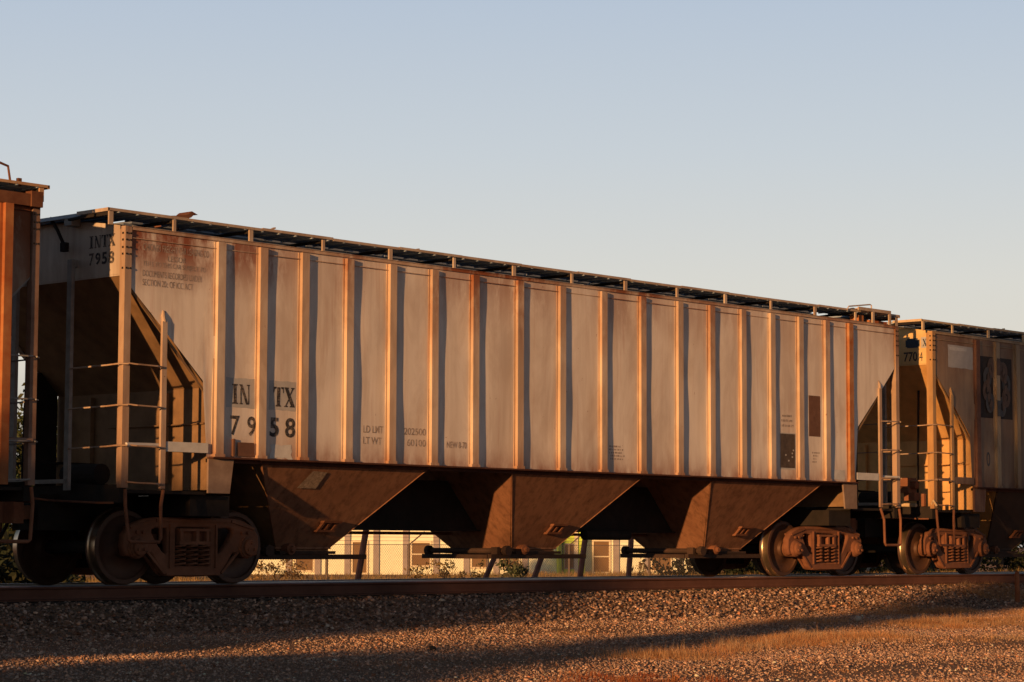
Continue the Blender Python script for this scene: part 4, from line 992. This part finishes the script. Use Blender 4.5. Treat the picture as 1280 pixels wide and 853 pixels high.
# leaning wooden posts on the shaded side of the track
M['redwood'] = rusty('old_red_brown_timber', (.38, .12, .07), (.46, .18, .11), 8)
plabels = ['leftmost leaning red brown timber post behind the first gap', 'short tilted timber post left of the green bush', 'tilted timber post right of the green bush', 'sturdy timber post in front of the lime green shed', 'rightmost timber post beside the third hopper gate']
for (xa, ya, xb, yb, w_), lb in zip(((447, 724, 460, 650, .125), (606, 724, 622, 688, .11), (667, 724, 682, 684, .12), (725, 724, 733, 662, .125), (785.5, 724, 789.5, 668, .125)), plabels):
    a = at(xa, ya, 8.5); b = at(xb, yb, 8.9); d = (b-a); g = a-d*((a.z+1.0)/d.z)
    mb = MB(); vs = []
    for f_ in np.linspace(0, 1, 6):
        vs.append(Vector((0, 0, 0)).lerp(b-g, f_)+Vector((random.uniform(-.006, .006), random.uniform(-.006, .006), 0)))
    mb.tube(vs, w_/2, 7); o = mb.build('timber_post', M['redwood']); o.location = g; tag(o, lb, 'post', 'leaning timber posts behind the track')
# dark equipment box
pb = at(847, 716, 6.5); bw = .30
eq = empty('equipment_box', (pb.x, 6.5, -.62), 'low dark steel box on the ground under the third hopper', 'box')
M['boxp'] = flat('dark_blue_gray_steel', (.035, .04, .05), .6, .2)
mb = MB(); mb.box(-.22, .22, -.2, .2, 0, .40); mb.build('cabinet', M['boxp'], eq); mb = MB(); mb.slab([(-.26, -.24, .402), (.26, -.24, .402), (.26, .24, .402), (-.26, .24, .402)], (0, 0, .05)); mb.build('lid', M['boxp'], eq); mb = MB(); mb.box(-.04, .04, -.225, -.202, .2, .24); mb.build('handle', M['wire'], eq)
# shrubs and weeds along the fence
def shrub(px, py, Y, w, h, label, cmap=GREEN, nl=900, leaf=.05):
    p_ = at(px, py, Y); z_ = float(gz(np.array([p_.x]), np.array([Y]))[0]); H = p_.z-z_
    return make_tree('shrub', (p_.x, Y, z_), H, [(0, 0, H*.55, w, w, H*.5), (w*.4, 0, H*.75, w*.6, w*.6, H*.28)], nl, leaf, cmap, label, 'shrub', .02, 'weedy shrubs behind the track')
shrub(640, 704, 13, .45, .5, 'leafy dark green shrub between two tilted timber posts', [(.07, .10, .04), (.12, .14, .07), (.22, .2, .12)], 700, .06)
shrub(525, 706, 20, .5, .5, 'brown weedy shrub right of the bracketed fence post', [(.20, .14, .06), (.26, .17, .07)], 260, .05)
shrub(556, 703, 20, .6, .5, 'gray green weedy shrub under the second hopper gate', [(.20, .16, .08), (.26, .18, .08)], 380, .05)
shrub(592, 703, 20, .6, .5, 'olive weedy shrub left of the short tilted post', [(.20, .16, .07), (.26, .18, .08)], 380, .05)
shrub(346, 702, 24, .9, .5, 'tan bushy weed beside the left bogie', [(.30, .19, .08), (.24, .15, .07)], 900, .05)
shrub(800, 705, 20, .3, .5, 'thin bare weed left of the last window', [(.3, .2, .1), (.24, .15, .07)], 150, .04)

# ------------------------------------------------------------------ small things in the foreground
pm = at(1272, 757, -2.6)
M['stake'] = rusty('rusty_stake', (.30, .09, .035), (.42, .17, .08), 8)
zg = float(gz(np.array([pm.x]), np.array([-2.6]))[0])
mb = MB(); mb.tube([(0, 0, -.15), (.004, 0, .25), (-.004, .002, .47), (0, 0, .535), (0, 0, .56)], [.045, .043, .043, .035, .012], 8); o = mb.build('marker_stake', M['stake']); o.location = (pm.x, -2.6, zg); tag(o, 'short rusty marker stake beside the ballast at the right edge', 'stake')
for (px_, py_, s_, lb) in ((1073, 785, .085, 'large pale rock lying in the dry grass'), (1003, 794, .06, 'smaller pale rock at the edge of the dry grass'), (540, 816, .05, 'dark lump of rock on the shaded gravel')):
    d = ray(px_, py_); t = (-.66-CAM.z)/d.z; p_ = CAM+d*t; z_ = float(gz(np.array([p_.x]), np.array([p_.y]))[0])
    c_ = np.array([[.6, .5, .4]]) if 'pale' in lb else np.array([[.03, .03, .03]])
    o = rocks('rock', np.array([[0, 0, s_*.5]]), np.array([s_]), c_, M['stone']); o.location = (p_.x, p_.y, z_); tag(o, lb, 'rock')

# ------------------------------------------------------------------ sky
w = bpy.data.worlds.new('World'); scene.world = w; w.use_nodes = True; nt = w.node_tree; nd = nt.nodes; lk = nt.links.new
sky = nd.new('ShaderNodeTexSky'); sky.sky_type = 'NISHITA'; sky.sun_disc = False; sky.sun_elevation = ELEV; sky.sun_rotation = math.atan2(-Ldir.x, -Ldir.y)
sky.air_density = 1.0; sky.dust_density = 1.5; sky.ozone_density = 1.0
geo = nd.new('ShaderNodeTexCoord'); sp = nd.new('ShaderNodeSeparateXYZ'); lk(geo.outputs['Generated'], sp.inputs[0])
rp = nd.new('ShaderNodeValToRGB'); e = rp.color_ramp.elements
stops = [(0.0, (.40, .36, .33)), (.055, (.57, .52, .46)), (.075, (.76, .71, .63)), (.11, (.73, .715, .67)), (.165, (.61, .66, .71)), (.235, (.49, .575, .70)), (.34, (.115, .20, .31)), (.6, (.026, .06, .11)), (1.0, (.016, .04, .075))]
while len(e) < len(stops): e.new(.5)
for i, (p_, c_) in enumerate(stops): e[i].position = p_; e[i].color = c_+(1,)
lk(sp.outputs[2], rp.inputs[0])
mul = nd.new('ShaderNodeMix'); mul.data_type = 'RGBA'; mul.blend_type = 'MULTIPLY'; mul.inputs[0].default_value = 1; lk(sky.outputs[0], mul.inputs[6]); mul.inputs[7].default_value = (.10, .10, .10, 1)
mx = nd.new('ShaderNodeMix'); mx.data_type = 'RGBA'; mx.inputs[0].default_value = .9; lk(mul.outputs[2], mx.inputs[6]); lk(rp.outputs[0], mx.inputs[7])
# the sky is dimmed on the unseen side behind the camera to deepen the shade
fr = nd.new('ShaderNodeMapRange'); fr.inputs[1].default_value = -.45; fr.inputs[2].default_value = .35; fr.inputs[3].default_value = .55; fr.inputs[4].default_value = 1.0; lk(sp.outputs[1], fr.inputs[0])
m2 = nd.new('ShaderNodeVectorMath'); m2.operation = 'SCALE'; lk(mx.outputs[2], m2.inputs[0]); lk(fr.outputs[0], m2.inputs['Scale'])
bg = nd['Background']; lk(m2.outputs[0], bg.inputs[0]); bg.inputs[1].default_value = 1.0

# ------------------------------------------------------------------ render
scene.view_settings.view_transform = 'Standard'; scene.view_settings.look = 'None'; scene.view_settings.exposure = 0; scene.view_settings.gamma = 1
scene.render.engine = 'CYCLES'; scene.cycles.max_bounces = 6
